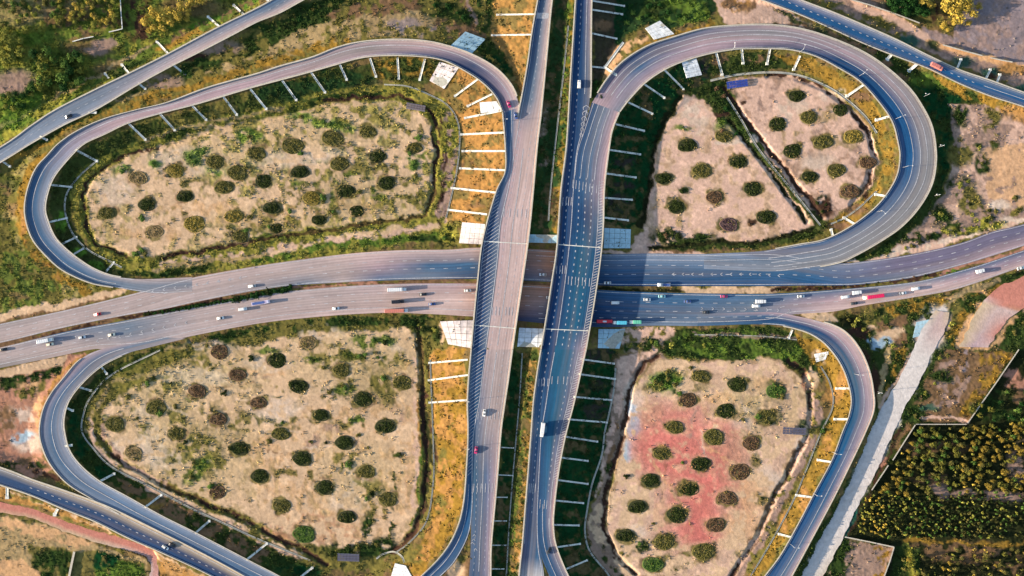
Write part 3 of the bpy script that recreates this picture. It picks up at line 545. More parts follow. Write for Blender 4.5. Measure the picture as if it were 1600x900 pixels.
BL('dgreen', "560,555,30,7;590,558,20,6;560,860,50,14;600,850,20,14;440,880,30,8;625,710,10,7;575,820,10,20;545,725,16,6", p=.7); BL('mauve', "490,690,16,10;550,690,20,8;515,670,14,7;410,590,14,5;620,650,10,16", p=.6, a=.7)
ST('dbrown', 3.5, "150,675 178,712 250,755 312,782 400,822 475,862 512,882", soft=2, p=.85); ST('dbrown', 4.5, "652,500 657,560 661,620 666,700 667,740 661,790 646,835 612,860", soft=2); ST('black', 3, "668,640 670,700 668,760 656,812", soft=2, p=.8); ST('orange', 2, "655,560 654,640 656,720 652,790 640,820", p=.8); ST('green', 2, "656,700 654,780 642,820", p=.8)
ST('mauve', 3, "155,650 165,690 200,725 260,757", p=.7); ST('sand', 3.5, "140,670 175,722 240,755 300,790 400,835 470,868", p=.6); ST('tan', 3, "260,548 330,535 300,560 230,580 175,600 145,640 135,670", a=.8, p=.8)
ST('dgreen', 2.5, "618,720 620,760 613,800 608,850", p=.6); BL('sand', "632,530,14,12;690,520,6,16", a=.9); BL('dgreen', "680,520,10,16;655,510,10,16", a=.9, p=.8)
PG('orange', "672,545 700,545 728,545 730,640 729,720 722,790 708,830 680,870 650,910 630,900 660,850 672,820 680,760 680,680", a=1); PG('gold', "672,545 700,545 728,545 730,640 729,720 722,790 708,830 680,870 650,910 600,920 620,870 660,850 672,820 680,760 680,680", p=.55); BL('olive', "640,870,24,12;690,790,10,16;690,720,8,20;700,660,10,10", p=.55); ST('dbrown', 2, "672,560 674,660 678,740", p=.6)
PG('brown', "600,890 650,905 690,899 735,868 738,1020 560,1020", a=.8); BL('sand', "715,890,12,12", a=.9)
# lower right: bank east of the right elevated road
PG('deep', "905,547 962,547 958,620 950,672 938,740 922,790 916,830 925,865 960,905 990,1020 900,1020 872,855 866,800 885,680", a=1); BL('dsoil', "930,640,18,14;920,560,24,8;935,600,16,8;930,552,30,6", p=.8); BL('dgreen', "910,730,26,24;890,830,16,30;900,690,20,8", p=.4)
PG('mauve', "962,560 975,552 1030,545 1040,560 1010,570 990,600 985,640 975,690 950,760 942,800 945,840 975,880 1000,905 1000,1020 960,905 922,860 918,820 940,760 950,680 955,620", a=.8); ST('sandp', 4, "966,600 958,660 945,720 932,775", p=.7); ST('dgreen', 4, "955,720 938,790 932,830 945,870 975,900", p=.5); ST('brown', 3, "972,600 965,660 952,720", p=.6); PG('sandp', "965,555 1020,547 985,580 972,640 965,660 962,600", p=.8); PG('sand', "935,780 948,740 942,800 950,850 930,850 920,820", p=.6)
PG('dgreen', "1050,515 1200,507 1240,520 1290,540 1300,560 1280,600 1260,580 1200,560 1100,560 1020,552 1040,530", a=.95); PG('green', "1060,520 1150,512 1240,525 1280,560 1200,562 1120,560 1050,550", p=.5); ST('mauve', 2, "1085,522 1200,525 1245,530", a=.8); PG('sandp', "975,512 1055,512 1050,535 1020,552 975,545 968,525", a=1, p=.85); BL('dgreen', "1020,535,12,7;985,540,14,6;1005,540,16,6;1050,540,16,14", p=.85)
SANDSE = "1000,590 1015,570 1040,560 1100,565 1160,560 1220,565 1255,590 1270,630 1262,670 1240,720 1210,770 1190,830 1160,880 1130,920 1100,1000 1000,920 965,880 950,840 948,790 962,740 975,680 985,630"
PG('sand', SANDSE, soft=5); PG('brown', SANDSE, p=.28, a=.5); PG('sandp', "1000,590 1100,565 1220,570 1265,640 1200,780 1140,900 1000,900 950,830 980,690", p=.5, a=.7)
BL('pale', "995,650,12,40;985,700,12,22;1180,640,14,12;985,620,10,26;1130,790,16,12;1160,665,14,10;990,830,20,10;1250,700,10,20;1200,750,20,20", p=.75, a=.8); BL('lblue', "990,665,10,18;980,705,8,18;988,640,8,14", p=.7, a=.8)
BL('pink', "1060,690,66,56;1090,720,56,40;1110,760,50,46;1090,800,34,44;1100,840,20,24;1030,720,26,20;1125,680,34,20;1010,695,22,20", p=.85, a=.6, soft=.9); BL('pink', "1030,700,34,44;1070,830,40,34", p=.7, a=.45, soft=.9); BL('pink', "1085,780,50,50;1060,655,34,20;1095,825,30,26;1050,700,30,30;1110,740,36,36", a=.5, soft=.9); BL('red', "1140,720,30,40;1150,790,26,30;1020,650,16,20", p=.6, a=.7)
BL('peach', "1160,820,30,24;1180,770,24,30;1120,620,30,10;1200,600,30,10", p=.7, a=.6)
BL('lime', "1035,597,24,16;1050,590,16,10", p=.85, a=.95); BL('olive', "1020,605,20,10;1075,580,30,9;1195,655,16,12;1210,612,16,14;1150,650,20,8;1180,720,8,12;1190,780,12,10;1080,600,26,10;1160,865,14,6", p=.6, a=.8); BL('dgreen', "1060,610,10,8;1210,600,12,8;1000,850,16,10;1040,590,12,8", p=.6); BL('olive', "970,860,18,24;1050,880,26,14;1080,870,18,14", p=.45)
ST('dbrown', 3.5, "1027,557 1003,570 989,595 981,637 973,672 955,737 946,775 943,825 962,867 995,897", soft=2, p=.95); ST('dbrown', 3.5, "1228,560 1252,575 1265,600 1268,640", soft=2, p=.8); ST('dbrown', 3, "1262,680 1232,737 1205,787 1180,845 1145,897 1110,960", soft=2, p=.95); BL('red', "1262,595,6,14", a=.9)
ST('mauve', 5, "1274,620 1282,660 1262,700 1235,752 1205,815 1180,860 1150,905 1120,960", p=.75); ST('brown', 4, "1250,690 1225,745 1200,795 1165,865", p=.5)
PG('gold', "1240,520 1290,538 1300,550 1325,590 1330,630 1316,675 1300,715 1270,770 1240,825 1190,900 1150,960 1140,940 1200,860 1245,775 1282,690 1300,640 1290,595 1268,565", a=.95); BL('orange', "1290,690,8,20;1315,600,8,24;1255,780,8,20;1300,620,12,14;1225,820,8,16", p=.8); BL('deep', "1290,667,10,14;1255,665,10,10", a=.9, p=.9); BL('green', "1210,880,10,10;1240,850,8,8", p=.7); BL('sand', "1280,560,10,10;1270,590,8,20", p=.7); BL('dgreen', "1275,575,6,8;1215,655,8,10", p=.8)
# lower right: outside
PG('dgreen', "1305,495 1350,488 1430,470 1520,448 1600,420 1730,380 1730,1020 1200,1020 1240,905 1300,790 1365,680 1368,600 1345,545 1300,505", a=.95)
PG('olive', "1340,490 1450,468 1520,450 1500,500 1470,540 1400,545 1360,520", p=.55); PG('gold', "1380,478 1480,460 1470,490 1400,500", p=.5); PG('brown', "1370,500 1440,490 1430,545 1380,545", p=.6); BL('sand', "1385,525,16,10;1400,515,12,6;1362,510,10,4", p=.9); BL('dbrown', "1345,520,30,10", p=.6); BL('black', "1325,500,18,10", p=.8); BL('lblue', "1378,537,14,7;1365,530,8,5", p=.8)
PG('sand', "1236,488 1300,490 1306,505 1270,500", p=.9); BL('peach', "1490,465,16,4;1530,455,30,3", a=.8); ST('tan', 4, "1560,440 1510,455 1488,470 1475,490 1468,505", soft=2); ST('gold', 8, "1560,455 1525,470 1505,495 1490,530", p=.6); ST('peach', 6, "1532,476 1515,500 1497,540", p=.9); ST('dgreen', 10, "1610,480 1580,505 1560,545", p=.8)
ST('tan', 4, "1392,546 1380,575 1376,610 1377,640 1375,650", soft=2); ST('gold', 6, "1412,548 1398,580 1388,620", p=.6); ST('sandp', 2.5, "1425,550 1402,592 1376,638", a=.9); BL('dbrown', "1350,560,12,14;1368,600,6,30", p=.8)
PG('brown', "1468,547 1585,547 1510,660 1432,662 1395,700 1425,640 1450,590", a=.9); PG('mauve', "1468,570 1520,560 1500,630 1450,640", p=.6, a=.9); PG('gold', "1530,547 1585,547 1520,645 1495,655 1530,590", p=.55); BL('dgreen', "1470,590,20,10;1430,650,14,16;1465,555,10,10;1440,620,10,10", p=.8); BL('teal', "1450,640,14,5", a=.8); ST('sandp', 2, "1440,655 1480,650 1510,658"); ST('grey', 4, "1510,547 1505,580", p=.7)
PG('black', "1592,547 1730,547 1730,1020 1395,1020 1380,900 1396,856 1322,838 1335,820 1364,766 1431,664 1512,663", a=.9, warp=False); PG('brown', "1560,620 1730,560 1730,640 1600,640", p=.5); BL('red', "1590,600,20,8;1580,585,14,6", p=.8); BL('dgreen', "1540,640,26,16;1560,620,20,10;1575,650,20,10", p=.8)
BL('mauve', "1465,765,14,8;1475,775,10,8;1600,720,24,30;1560,775,40,8;1500,770,30,5", p=.8, a=.9); BL('brown', "1450,700,60,10;1460,750,40,8;1500,860,80,16;1560,880,40,20", p=.5, a=.8); ST('gold', 3, "1415,845 1480,846 1560,850 1640,846", p=.9)
PG('mauve', "1330,842 1396,856 1382,900 1300,960 1290,905", a=.9); PG('gold', "1370,855 1394,858 1380,900 1362,900", p=.7); PG('dgreen', "1325,842 1345,846 1320,900 1290,905", p=.8); PG('dgreen', "1397,856 1440,858 1430,1000 1375,1000", a=.9); ST('ygreen', 6, "1415,855 1425,880 1432,905", p=.8)
ST('dgreen', 3, "1368,690 1345,740 1305,810 1245,905", p=.8); ST('dbrown', 2.5, "1405,670 1375,735 1345,795 1325,840", p=.7); BL('red', "1375,722,6,8", a=.9); ST('teal', 3, "1338,800 1320,840", p=.8)

PG('sandp', "1430,520 1445,496 1470,486 1490,490 1482,520 1462,546 1425,546", p=.7, a=.8); BL('chalk', "1462,500,14,16;1450,530,18,14;1440,512,12,10;1474,488,10,6", p=.8, soft=.8); ST('chalk', 13, "1455,520 1444,546 1418,600 1393,650 1378,680 1347,745 1310,820 1270,897", soft=8, p=.5, a=.8)
PG('peach', "1596,436 1640,410 1640,500 1600,490 1572,512 1558,545 1490,545 1512,505 1540,470", a=.8, p=.75)
BL('ygreen', "520,200,120,30;360,240,80,30;600,320,80,40;430,350,100,20;300,585,110,34;560,565,100,40;320,720,80,50;250,640,60,50;560,740,60,50;1180,620,70,30", a=.22, soft=.95)
BL('olive', "540,300,60,30;340,680,60,30;590,600,50,40;1200,650,40,30", a=.3, soft=.95)
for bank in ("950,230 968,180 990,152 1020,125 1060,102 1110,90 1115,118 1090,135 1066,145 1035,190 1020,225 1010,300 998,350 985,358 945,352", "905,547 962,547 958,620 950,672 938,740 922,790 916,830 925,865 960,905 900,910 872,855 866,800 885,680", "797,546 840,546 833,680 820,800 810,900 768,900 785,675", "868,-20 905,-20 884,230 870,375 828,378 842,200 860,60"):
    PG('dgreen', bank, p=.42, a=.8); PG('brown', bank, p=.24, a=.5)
ST('sandp', 3, "138,655 150,700 182,732 245,768 310,800 405,845 470,874", p=.75, a=.8); ST('sandp', 2.5, "647,560 648,640 650,740 644,790", p=.7, a=.8); ST('sandp', 2.5, "1270,640 1255,700 1222,765 1190,825 1155,880", p=.7, a=.8); ST('mauve', 4, "697,240 694,300 686,340", p=.8)
ST('sandp', 3, "250,412 330,402 430,388 520,374 620,364 672,352", p=.7, a=.8); ST('dbrown', 2, "690,180 698,220 694,280 686,330", p=.8)
# tyre tracks and washed streaks in the fields
for k in range(46):
    fx_, fy_ = random.choice([(410, 265), (400, 690), (1110, 300), (1100, 720), (560, 280), (540, 760), (260, 320), (330, 640), (1120, 650)])
    x_, y_ = fx_ + random.uniform(-110, 110), fy_ + random.uniform(-70, 70); an = random.uniform(-.5, .5) if fx_ < 800 else random.uniform(.6, 1.6); q_ = []
    cv = random.uniform(-.12, .12)
    for i_ in range(7):
        q_.append(f"{x_:.0f},{y_:.0f}"); x_ += 12 * math.cos(an); y_ += 12 * math.sin(an); an += cv
    ins_ = [tuple(map(float, v.split(','))) for v in q_]
    ok_ = any(all(_ip(a_, b_, pts(P_)) for a_, b_ in ins_) for P_ in (SANDUL, SANDSW, SANDURA, SANDURB, SANDSE))
    if ok_: ST(random.choice(['tan', 'mauve', 'brown', 'pale', 'peach']), random.uniform(.8, 2.6), ' '.join(q_), soft=2.5, p=.65, a=random.uniform(.35, .7))
# trodden ring and bare halo round every shrub bed
for q_ in ';'.join(BEDS.values()).split(';'):
    v_ = q_.split(','); x_, y_, s_ = float(v_[0]), float(v_[1]), float(v_[3])
    BL('sand', f"{x_},{y_},{19 * s_},{14 * s_}", p=.75, a=.55); BL('brown', f"{x_ + random.uniform(-2, 2)},{y_ + random.uniform(-1.5, 1.5)},{16.5 * s_},{12.5 * s_}", p=.62, a=.7, soft=.12)
    BL('olive', f"{x_},{y_},{15 * s_},{11 * s_}", a=.8, soft=.12)
# fine patchiness: dry or green tufts scattered everywhere
n1 = fbm(GX, GY, 5, 61, 2)
veg = G[..., 4]
dk = np.maximum(sstep(n1, .60, .72) * (.16 + .84 * sstep(veg, .02, .5)), sstep(fbm(GX, GY, 3.4, 66, 2), .66, .76) * sstep(fbm(GX, GY, 40, 67, 2), .46, .66) * .7)
cdk = PV['dgreen'] * .6 + PV['dbrown'] * .4
G[..., :3] = G[..., :3] * (1 - .42 * dk[..., None]) + cdk[:3] * (.42 * dk[..., None])
lt = sstep(fbm(GX, GY, 7, 71, 2), .6, .75) * .22
G[..., :3] *= (1 + lt[..., None])
G[..., :3] *= (1 + (.05 + .25 * np.clip(veg, 0, .8)) * 2 * (fbm(GX, GY, 2.6, 81, 2) - .5))[..., None]

# ditches and small relief
def DITCH(w, dep, s):
    q = pts(s); A = np.array(q); sl = sl_of(*A.min(0), *A.max(0), w * 2 + 4)
    d = dseg(GX[sl] + (WX[sl] - GX[sl]) * .25, GY[sl] + (WY[sl] - GY[sl]) * .25, q)
    H[sl] -= np.where(MSK[sl], 0, dep * np.clip(1 - (d / w) ** 2, 0, 1))
DIT = ["678,200 685,235 678,275 673,315 664,334 637,343 575,350 500,361 400,376 300,396 250,404", "195,397 150,380 138,362 129,330 130,305 142,280 178,250 250,228 330,205 420,185 512,161 575,152 625,150 670,170 682,195",
       "1010,386 1060,382 1125,378 1200,374 1275,358", "1062,150 1037,190 1024,220 1018,260 1012,300 1000,350", "1140,190 1178,235 1215,285 1262,345", "1132,140 1175,200 1200,232 1250,295 1285,340",
       "1200,118 1240,120 1290,140 1330,170 1358,205 1366,245 1355,285 1330,320", "150,675 178,712 250,755 312,782 400,822 475,862 512,882", "652,500 657,560 661,620 666,700 667,740 661,790 646,835 612,860",
       "1027,557 1003,570 989,595 981,637 973,672 955,737 946,775 943,825 962,867 995,897", "1228,560 1252,575 1265,600 1268,640 1262,680 1232,737 1205,787 1180,845 1145,897 1110,960"]
for s in DIT: DITCH(5.5, 1.0, s)
rg = G[..., 3]
rel = (fbm(GX, GY, 3.4, 31, 2) - .5) * 2.2 * rg + (fbm(GX, GY, 9, 32, 2) - .5) * 2.5 * rg
# keep the ground close to the chutes and road edges quiet
H = H + np.where(MSK, 0, rel)
H = np.maximum(H, -1.3)
edge = np.minimum(np.minimum(GX - X0, X1 - GX), np.minimum(GY - Y0, Y1 - GY))
H = np.where(edge < 12, np.where(MSK, H, np.minimum(H, H * (edge / 12) - 1.6 * (1 - edge / 12))), H)
def hgt(x, y): return float(bil(H, x, y, gx, gy))
VX = Pn(GX.ravel(), GY.ravel(), H.ravel())
ii = (np.arange(NY - 1)[:, None] * NX + np.arange(NX - 1)[None]).ravel()
FQ = np.stack([ii, ii + NX, ii + NX + 1, ii + 1], 1)
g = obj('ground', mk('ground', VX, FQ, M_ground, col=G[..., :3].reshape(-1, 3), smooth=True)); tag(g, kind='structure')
# far land to the horizon
M_far = mat('far_land', base=alb(112, 102, 62), rough=1, spec=0, noise=.3, nscale=.03)
fv = [(-6000, -6000, -1.5), (6000, -6000, -1.5), (6000, 6000, -1.5), (-6000, 6000, -1.5)]
tag(obj('land', mk('land', fv, [(0, 1, 2, 3)], M_far)), kind='structure')

# ------------------------------------------------------------------ build the roads
def ribbon_mesh(name, r, i0=0, i1=None):
    L, Rr, Z, C = r.L, r.R, r.Z, r.C
    n = len(L); na = r.na; uu = np.linspace(0, 1, na + 1)
    px = L[:, None, 0] + (Rr - L)[:, None, 0] * uu; py = L[:, None, 1] + (Rr - L)[:, None, 1] * uu
    V = Pn(px, py, np.repeat(Z[:, None] + r.off, na + 1, 1)).reshape(-1, 3)
    wv = np.hypot(*(Rr - L).T) * S; mid = (L + Rr) / 2; al = np.r_[0, np.cumsum(np.hypot(*np.diff(mid, axis=0).T))] * S
    uv = np.stack([uu[None] * wv[:, None], np.repeat(al[:, None], na + 1, 1)], -1).reshape(-1, 2)
    i = (np.arange(n - 1)[:, None] * (na + 1) + np.arange(na)[None]).ravel()
    F = np.stack([i, i + 1, i + na + 2, i + na + 1], 1)
    # make faces point up
    a, b, c = V[F[0, 0]], V[F[0, 1]], V[F[0, 2]]
    if np.cross(b - a, c - a)[2] < 0: F = F[:, ::-1]
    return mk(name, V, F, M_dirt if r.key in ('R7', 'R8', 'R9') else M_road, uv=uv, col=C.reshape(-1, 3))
def at(r, T, u):
    l = np.array([np.interp(T, r.T, r.L[:, k]) for k in (0, 1)]).T; q = np.array([np.interp(T, r.T, r.R[:, k]) for k in (0, 1)]).T
    return l + (q - l) * np.asarray(u).reshape(-1, 1), np.interp(T, r.T, r.Z)
def strip(V, F, p0, p1, z):
    """append ribbon between two pixel polylines"""
    b = sum(len(x) for x in V); n = len(p0)
    a = Pn(p0[:, 0], p0[:, 1], z); c = Pn(p1[:, 0], p1[:, 1], z)
    V.append(np.stack([a, c], 1).reshape(-1, 3))
    up = np.cross(c[0] - a[0], a[-1] - a[0])[2] > 0 if n > 1 else True
    for i in range(n - 1):
        q = [b + 2 * i, b + 2 * i + 1, b + 2 * i + 3, b + 2 * i + 2]
        F.append(q if up else q[::-1])
def lines(r, spec):
    """spec: (u, T0, T1, width m, dash px or 0, gap px)"""
    V, F = [], []
    for (u, T0, T1, w, dash, gap) in spec:
        n = 400; T = np.linspace(T0, T1, n); uf = np.interp(T, [T0, T1], [u, u] if not isinstance(u, tuple) else list(u))
        # avoid interpolating over the jump between chunks
        p, z = at(r, T, uf); d = np.r_[0, np.cumsum(np.hypot(*np.diff(p, axis=0).T))]
        sp = np.arange(0, d[-1], dash + gap) if dash else [0]
        for s0 in sp:
            s1 = min(d[-1], s0 + dash) if dash else d[-1]
            k = max(2, int((s1 - s0) / 4) + 2); s = np.linspace(s0, s1, k)
            x = np.interp(s, d, p[:, 0]); y = np.interp(s, d, p[:, 1]); zz = np.interp(s, d, z)
            tx = np.gradient(x) if k > 2 else np.full(k, x[-1] - x[0]); ty = np.gradient(y) if k > 2 else np.full(k, y[-1] - y[0])
            l = np.hypot(tx, ty) + 1e-9; nx, ny = -ty / l, tx / l; h = w / S / 2
            strip(V, F, np.stack([x + nx * h, y + ny * h], 1), np.stack([x - nx * h, y - ny * h], 1), zz + r.off + .05)
    return V, F
def parapet(r, side, T0, T1, h=0.9, w=0.85, zb=-.6):
    T = np.linspace(T0, T1, max(8, int((T1 - T0) * 160)))
    out = []
    sgn = -1 if side == 0 else 1
    p, z = at(r, T, np.full(len(T), float(side))); q, _ = at(r, T, np.full(len(T), 1.0 - side))
    dn = (p - q); dn /= np.hypot(*dn.T)[:, None] + 1e-9
    a = p - dn * (w * .1 / S); b = p + dn * (w / S)
    rings = []
    for (e, zz) in ((a, zb), (a, h - .1), (a + dn * .08, h), (b - dn * .08, h), (b, h - .1), (b, zb)): rings.append(Pn(e[:, 0], e[:, 1], z + r.off + zz))
    Rg = np.stack(rings, 1); n, k = Rg.shape[:2]
    F = []
    for i in range(n - 1):
        if math.dist(T[i:i + 1], T[i + 1:i + 2]) > 1: continue
        for j in range(k): F.append((i * k + j, (i + 1) * k + j, (i + 1) * k + (j + 1) % k, i * k + (j + 1) % k))
    F.append(tuple(range(k))); F.append(tuple((n - 1) * k + j for j in range(k))[::-1])
    return mk('parapet', Rg.reshape(-1, 3), F, M_conc)
ROBJ = {}
MARK = {
    'W': [(.05, .02, .98, .35, 0, 0), (.36, .02, .98, .35, 7, 14), (.64, .02, .98, .35, 7, 14), (.95, .02, .98, .4, 0, 0), (.2, .52, .74, .3, 0, 0)],
    'E': [(.05, .02, .98, .4, 0, 0), (.3, .02, .98, .35, 7, 14), (.56, .02, .98, .35, 7, 14), (.82, .02, .48, .35, 0, 0), (.75, .52, .72, .35, 7, 12), (.88, .52, .75, .4, 0, 0), (.93, .8, .98, .35, 0, 0)],
    'UL': [(.06, .0, 1, .4, 0, 0), (.94, .08, 1, .4, 0, 0), (.36, .1, 1, .4, 0, 0), (.5, 1.0, 1.3, .4, 0, 0), (.9, 1.0, 1.99, .4, 0, 0), (.06, 1.2, 1.99, .5, 0, 0), (.04, 2.02, 2.9, .45, 0, 0), (.95, 2.02, 2.95, .35, 0, 0), (.55, 2.5, 3, .4, 0, 0)],
    'LD': [(.1, .13, .5, .4, 0, 0), (.5, .13, .42, .4, 3, 8), (.92, .13, .98, .35, 0, 0), (.45, .5, .99, .45, 0, 0), (.2, .45, .99, .3, 3, 7), (.7, .45, .99, .3, 3, 7), (.45, 1.01, 1.8, .45, 0, 0), (.2, 1.01, 1.8, .3, 3, 7), (.72, 1.01, 1.8, .3, 3, 7), (.93, 1.01, 1.9, .35, 0, 0)],
    'RD': [(.35, .12, .5, .45, 3, 7), (.06, .12, .99, .4, 0, 0), (.72, .12, .36, .4, 0, 0), (.48, .5, .99, .6, 3, 7.5), (.93, .4, .99, .45, 0, 0), (.5, 1.01, 1.6, .5, 3, 7), (.08, 1.01, 1.7, .4, 0, 0), (.92, 1.01, 1.85, .45, 0, 0)],
    'UR': [(.03, .1, .98, .4, 0, 0), (.24, .1, .98, .4, 0, 0), (.43, .1, .98, .45, 0, 0), (.64, .1, .98, .45, 0, 0), (.96, .1, .98, .35, 0, 0), (.24, 1.0, 1.3, .4, 0, 0), (.46, 1.0, 1.3, .4, 0, 0), (.68, 1.0, 1.3, .4, 0, 0), (.06, 1.0, 1.3, .4, 0, 0),
           (.22, 1.3, 1.99, .6, 3, 7.5), (.42, 1.3, 1.99, .6, 3, 7.5), (.62, 1.3, 1.99, .6, 3, 7.5), (.84, 1.3, 1.99, .4, 0, 0), (.62, 2.01, 2.55, .5, 3, 7), (.8, 2.01, 2.7, .4, 0, 0), (.35, 2.6, 3, .4, 0, 0), (.75, 2.65, 3, .35, 0, 0)],
    'SE': [(.08, .25, 1, .35, 0, 0), (.42, .15, 1, .4, 0, 0), (.94, .15, 1, .4, 0, 0)],
    'SW': [(.06, .12, .98, .35, 0, 0), (.5, .1, .98, .45, 0, 0), (.94, .12, .98, .4, 0, 0)],
    'R5': [(.12, .1, .98, .4, 0, 0), (.55, .3, .98, .4, 4, 8), (.95, .1, .98, .5, 0, 0)],
    'R1': [(.06, .1, .98, .3, 0, 0), (.94, .1, .98, .3, 0, 0), (.5, .1, .98, .25, 5, 9)],
    'R3': [(.1, .1, .98, .35, 0, 0), (.93, .1, .98, .35, 0, 0), (.52, .1, .7, .45, 4, 8), (.5, .72, .98, .35, 0, 0)]}
PAR = {'UL': [(0, .1, .985), (1, .1, .999), (1, 1.0, 1.999), (1, 2.0, 3.0)], 'UR': [(0, .16, .985), (1, .12, .999), (1, 1.0, 1.999), (1, 2.0, 3.0)],
       'LD': [(0, 0, .42), (1, 0, .999), (1, 1.0, 2.0)], 'RD': [(0, 0, .999), (1, 0, .37), (0, 1.0, 2.0)],
       'SE': [(0, .27, 1), (1, .2, 1)], 'SW': [(0, .16, .34), (0, .34, .6), (1, .14, 1)], 'R5': [(0, 0, .9), (1, 0, 1)], 'R1': [(0, 0, 1), (1, 0, 1)], 'R3': [(0, 0, 1), (1, 0, 1)]}
PH = {'UL': 1.0, 'UR': 1.0, 'LD': 1.1, 'RD': 1.1}
for key, r in ROADS.items():
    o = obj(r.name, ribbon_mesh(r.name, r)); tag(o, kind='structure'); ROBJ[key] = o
    if key in MARK:
        V, F = lines(r, MARK[key]); obj('lane_marking', mk('lane_marking', np.vstack(V), F, M_paint), o)
    for (sd_, a, b) in PAR.get(key, []):
        obj('parapet', parapet(r, sd_, a, b, h=PH.get(key, .55)), o)

def quads_obj(name, quads, z, parent, m=M_paint):
    v = []; f = []
    for q in quads:
        b = len(v); w = [P(x, y, z) for x, y in q]; v += w
        up = np.cross(np.array(w[1]) - np.array(w[0]), np.array(w[2]) - np.array(w[0]))[2] > 0
        idx = list(range(b, b + len(q))); f.append(idx if up else idx[::-1])
    return obj(name, mk(name, v, f, m), parent)
def bar(x0, y0, x1, y1, w):
    d = math.hypot(x1 - x0, y1 - y0); nx, ny = -(y1 - y0) / d * w / 2, (x1 - x0) / d * w / 2
    return [(x0 + nx, y0 + ny), (x1 + nx, y1 + ny), (x1 - nx, y1 - ny), (x0 - nx, y0 - ny)]
# diagonal hatching on the left shoulder
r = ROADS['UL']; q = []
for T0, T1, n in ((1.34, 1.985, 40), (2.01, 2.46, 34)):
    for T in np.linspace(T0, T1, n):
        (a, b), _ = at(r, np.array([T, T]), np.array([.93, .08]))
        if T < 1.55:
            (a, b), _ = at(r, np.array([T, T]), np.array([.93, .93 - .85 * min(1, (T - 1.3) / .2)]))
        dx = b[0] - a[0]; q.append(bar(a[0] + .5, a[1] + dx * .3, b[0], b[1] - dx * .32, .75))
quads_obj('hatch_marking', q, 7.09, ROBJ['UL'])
# cross hatch strip on the right shoulder
r = ROADS['UR']; q = []
for T0, T1, n, u0 in ((1.3, 1.99, 60, .86), (2.01, 2.5, 50, .82)):
    for i, T in enumerate(np.linspace(T0, T1, n)):
        (a, b), _ = at(r, np.array([T, T]), np.array([u0, .98])); q.append(bar(a[0], a[1] + 1.6, b[0], b[1] - 1.6, .9))
quads_obj('hatch_marking', q, 7.09, ROBJ['UR'])
# speed-warning bars
q = []
def bars(r, T, us, ln):
    for u in us:
        (a,), _ = at(r, np.array([T]), np.array([u])); q.append(bar(a[0], a[1] - ln / 2, a[0] - ln * .07, a[1] + ln / 2, .9))
for T in (1.335, 1.72):
    bars(ROADS['UR'], T, (.02, .12, .22, .34, .44, .56, .66, .78), 13)
for T, k in ((.63, 0), (.80, 0)): bars(ROADS['RD'], T, (.2, .45, .65, .85), 13)
bars(ROADS['UR'], 2.12, (.1, .3, .5, .62, .75), 12); bars(ROADS['RD'], 1.12, (.2, .4, .6, .85), 12)
bars(ROADS['UR'], 2.6, (.2, .45, .6), 14); bars(ROADS['RD'], 1.5, (.2, .35, .5, .7), 14)
quads_obj('warning_bar', q, 7.1, ROBJ['RD'])
q = []
bars(ROADS['LD'], .905, (.1, .22, .34, .58, .7, .82), 13); bars(ROADS['LD'], .66, (.1, .3, .55, .7, .85), 13); bars(ROADS['LD'], 1.24, (.1, .25, .58, .72, .86), 12); bars(ROADS['LD'], 1.5, (.1, .25, .4, .58, .72, .86), 14)
quads_obj('warning_bar', q, 7.1, ROBJ['LD'])
quads_obj('repair_patch', [[(840, 20), (858, 20), (857, 29), (838, 29)]], 7.07, ROBJ['LD'], M_paint)
# gore chevrons and row of little arrows
def chev(x, y, s, a):
    c, n = math.cos(R(a)), math.sin(R(a)); out = []
    for sy in (-1, 1):
        out.append(bar(x + (-s * c), y + (-s * n), x + (s * .3 * c) - sy * s * .8 * n * 1.0, y + (s * .3 * n) + sy * s * .8 * c, .9))
    return out
q = []
for i in range(12): q += chev(1053 + i * 15, 428.5 + (i > 8) * (i - 8) * .7, 2.6, 0)
quads_obj('chevron_marking', q, 1.09, ROBJ['W'])
q = []
for i in range(9): q += chev(153 + i * 17.3, 533 - i * 3.6, 2.6, -12)
for i in range(9): q += chev(1096 + i * 17, 482 + i * .4, 2.6, 180)
for i in range(9): q += chev(240 + i * 17, 455 - i * 2.6, 2.6, -8)
quads_obj('chevron_marking', q, 1.1, ROBJ['E'])
q = []
for i in range(6):
    y = 168 + i * 8.5; w = 5 - i * .6; x = 916 - i * 1.6
    q += [bar(x - w, y, x, y - 3.5, .9), bar(x, y - 3.5, x + w, y, .9), bar(x - w, y, x - w + 1, y + 3.5, .8), bar(x + w, y, x + w - 1, y + 3.5, .8)]
for (x, y) in ((741, 838), (738, 850), (743, 860), (740, 845)): q += [bar(x - 2.5, y, x, y - 3, .8), bar(x, y - 3, x + 2.5, y, .8)]
quads_obj('chevron_marking', q, 7.1, ROBJ['UR'])

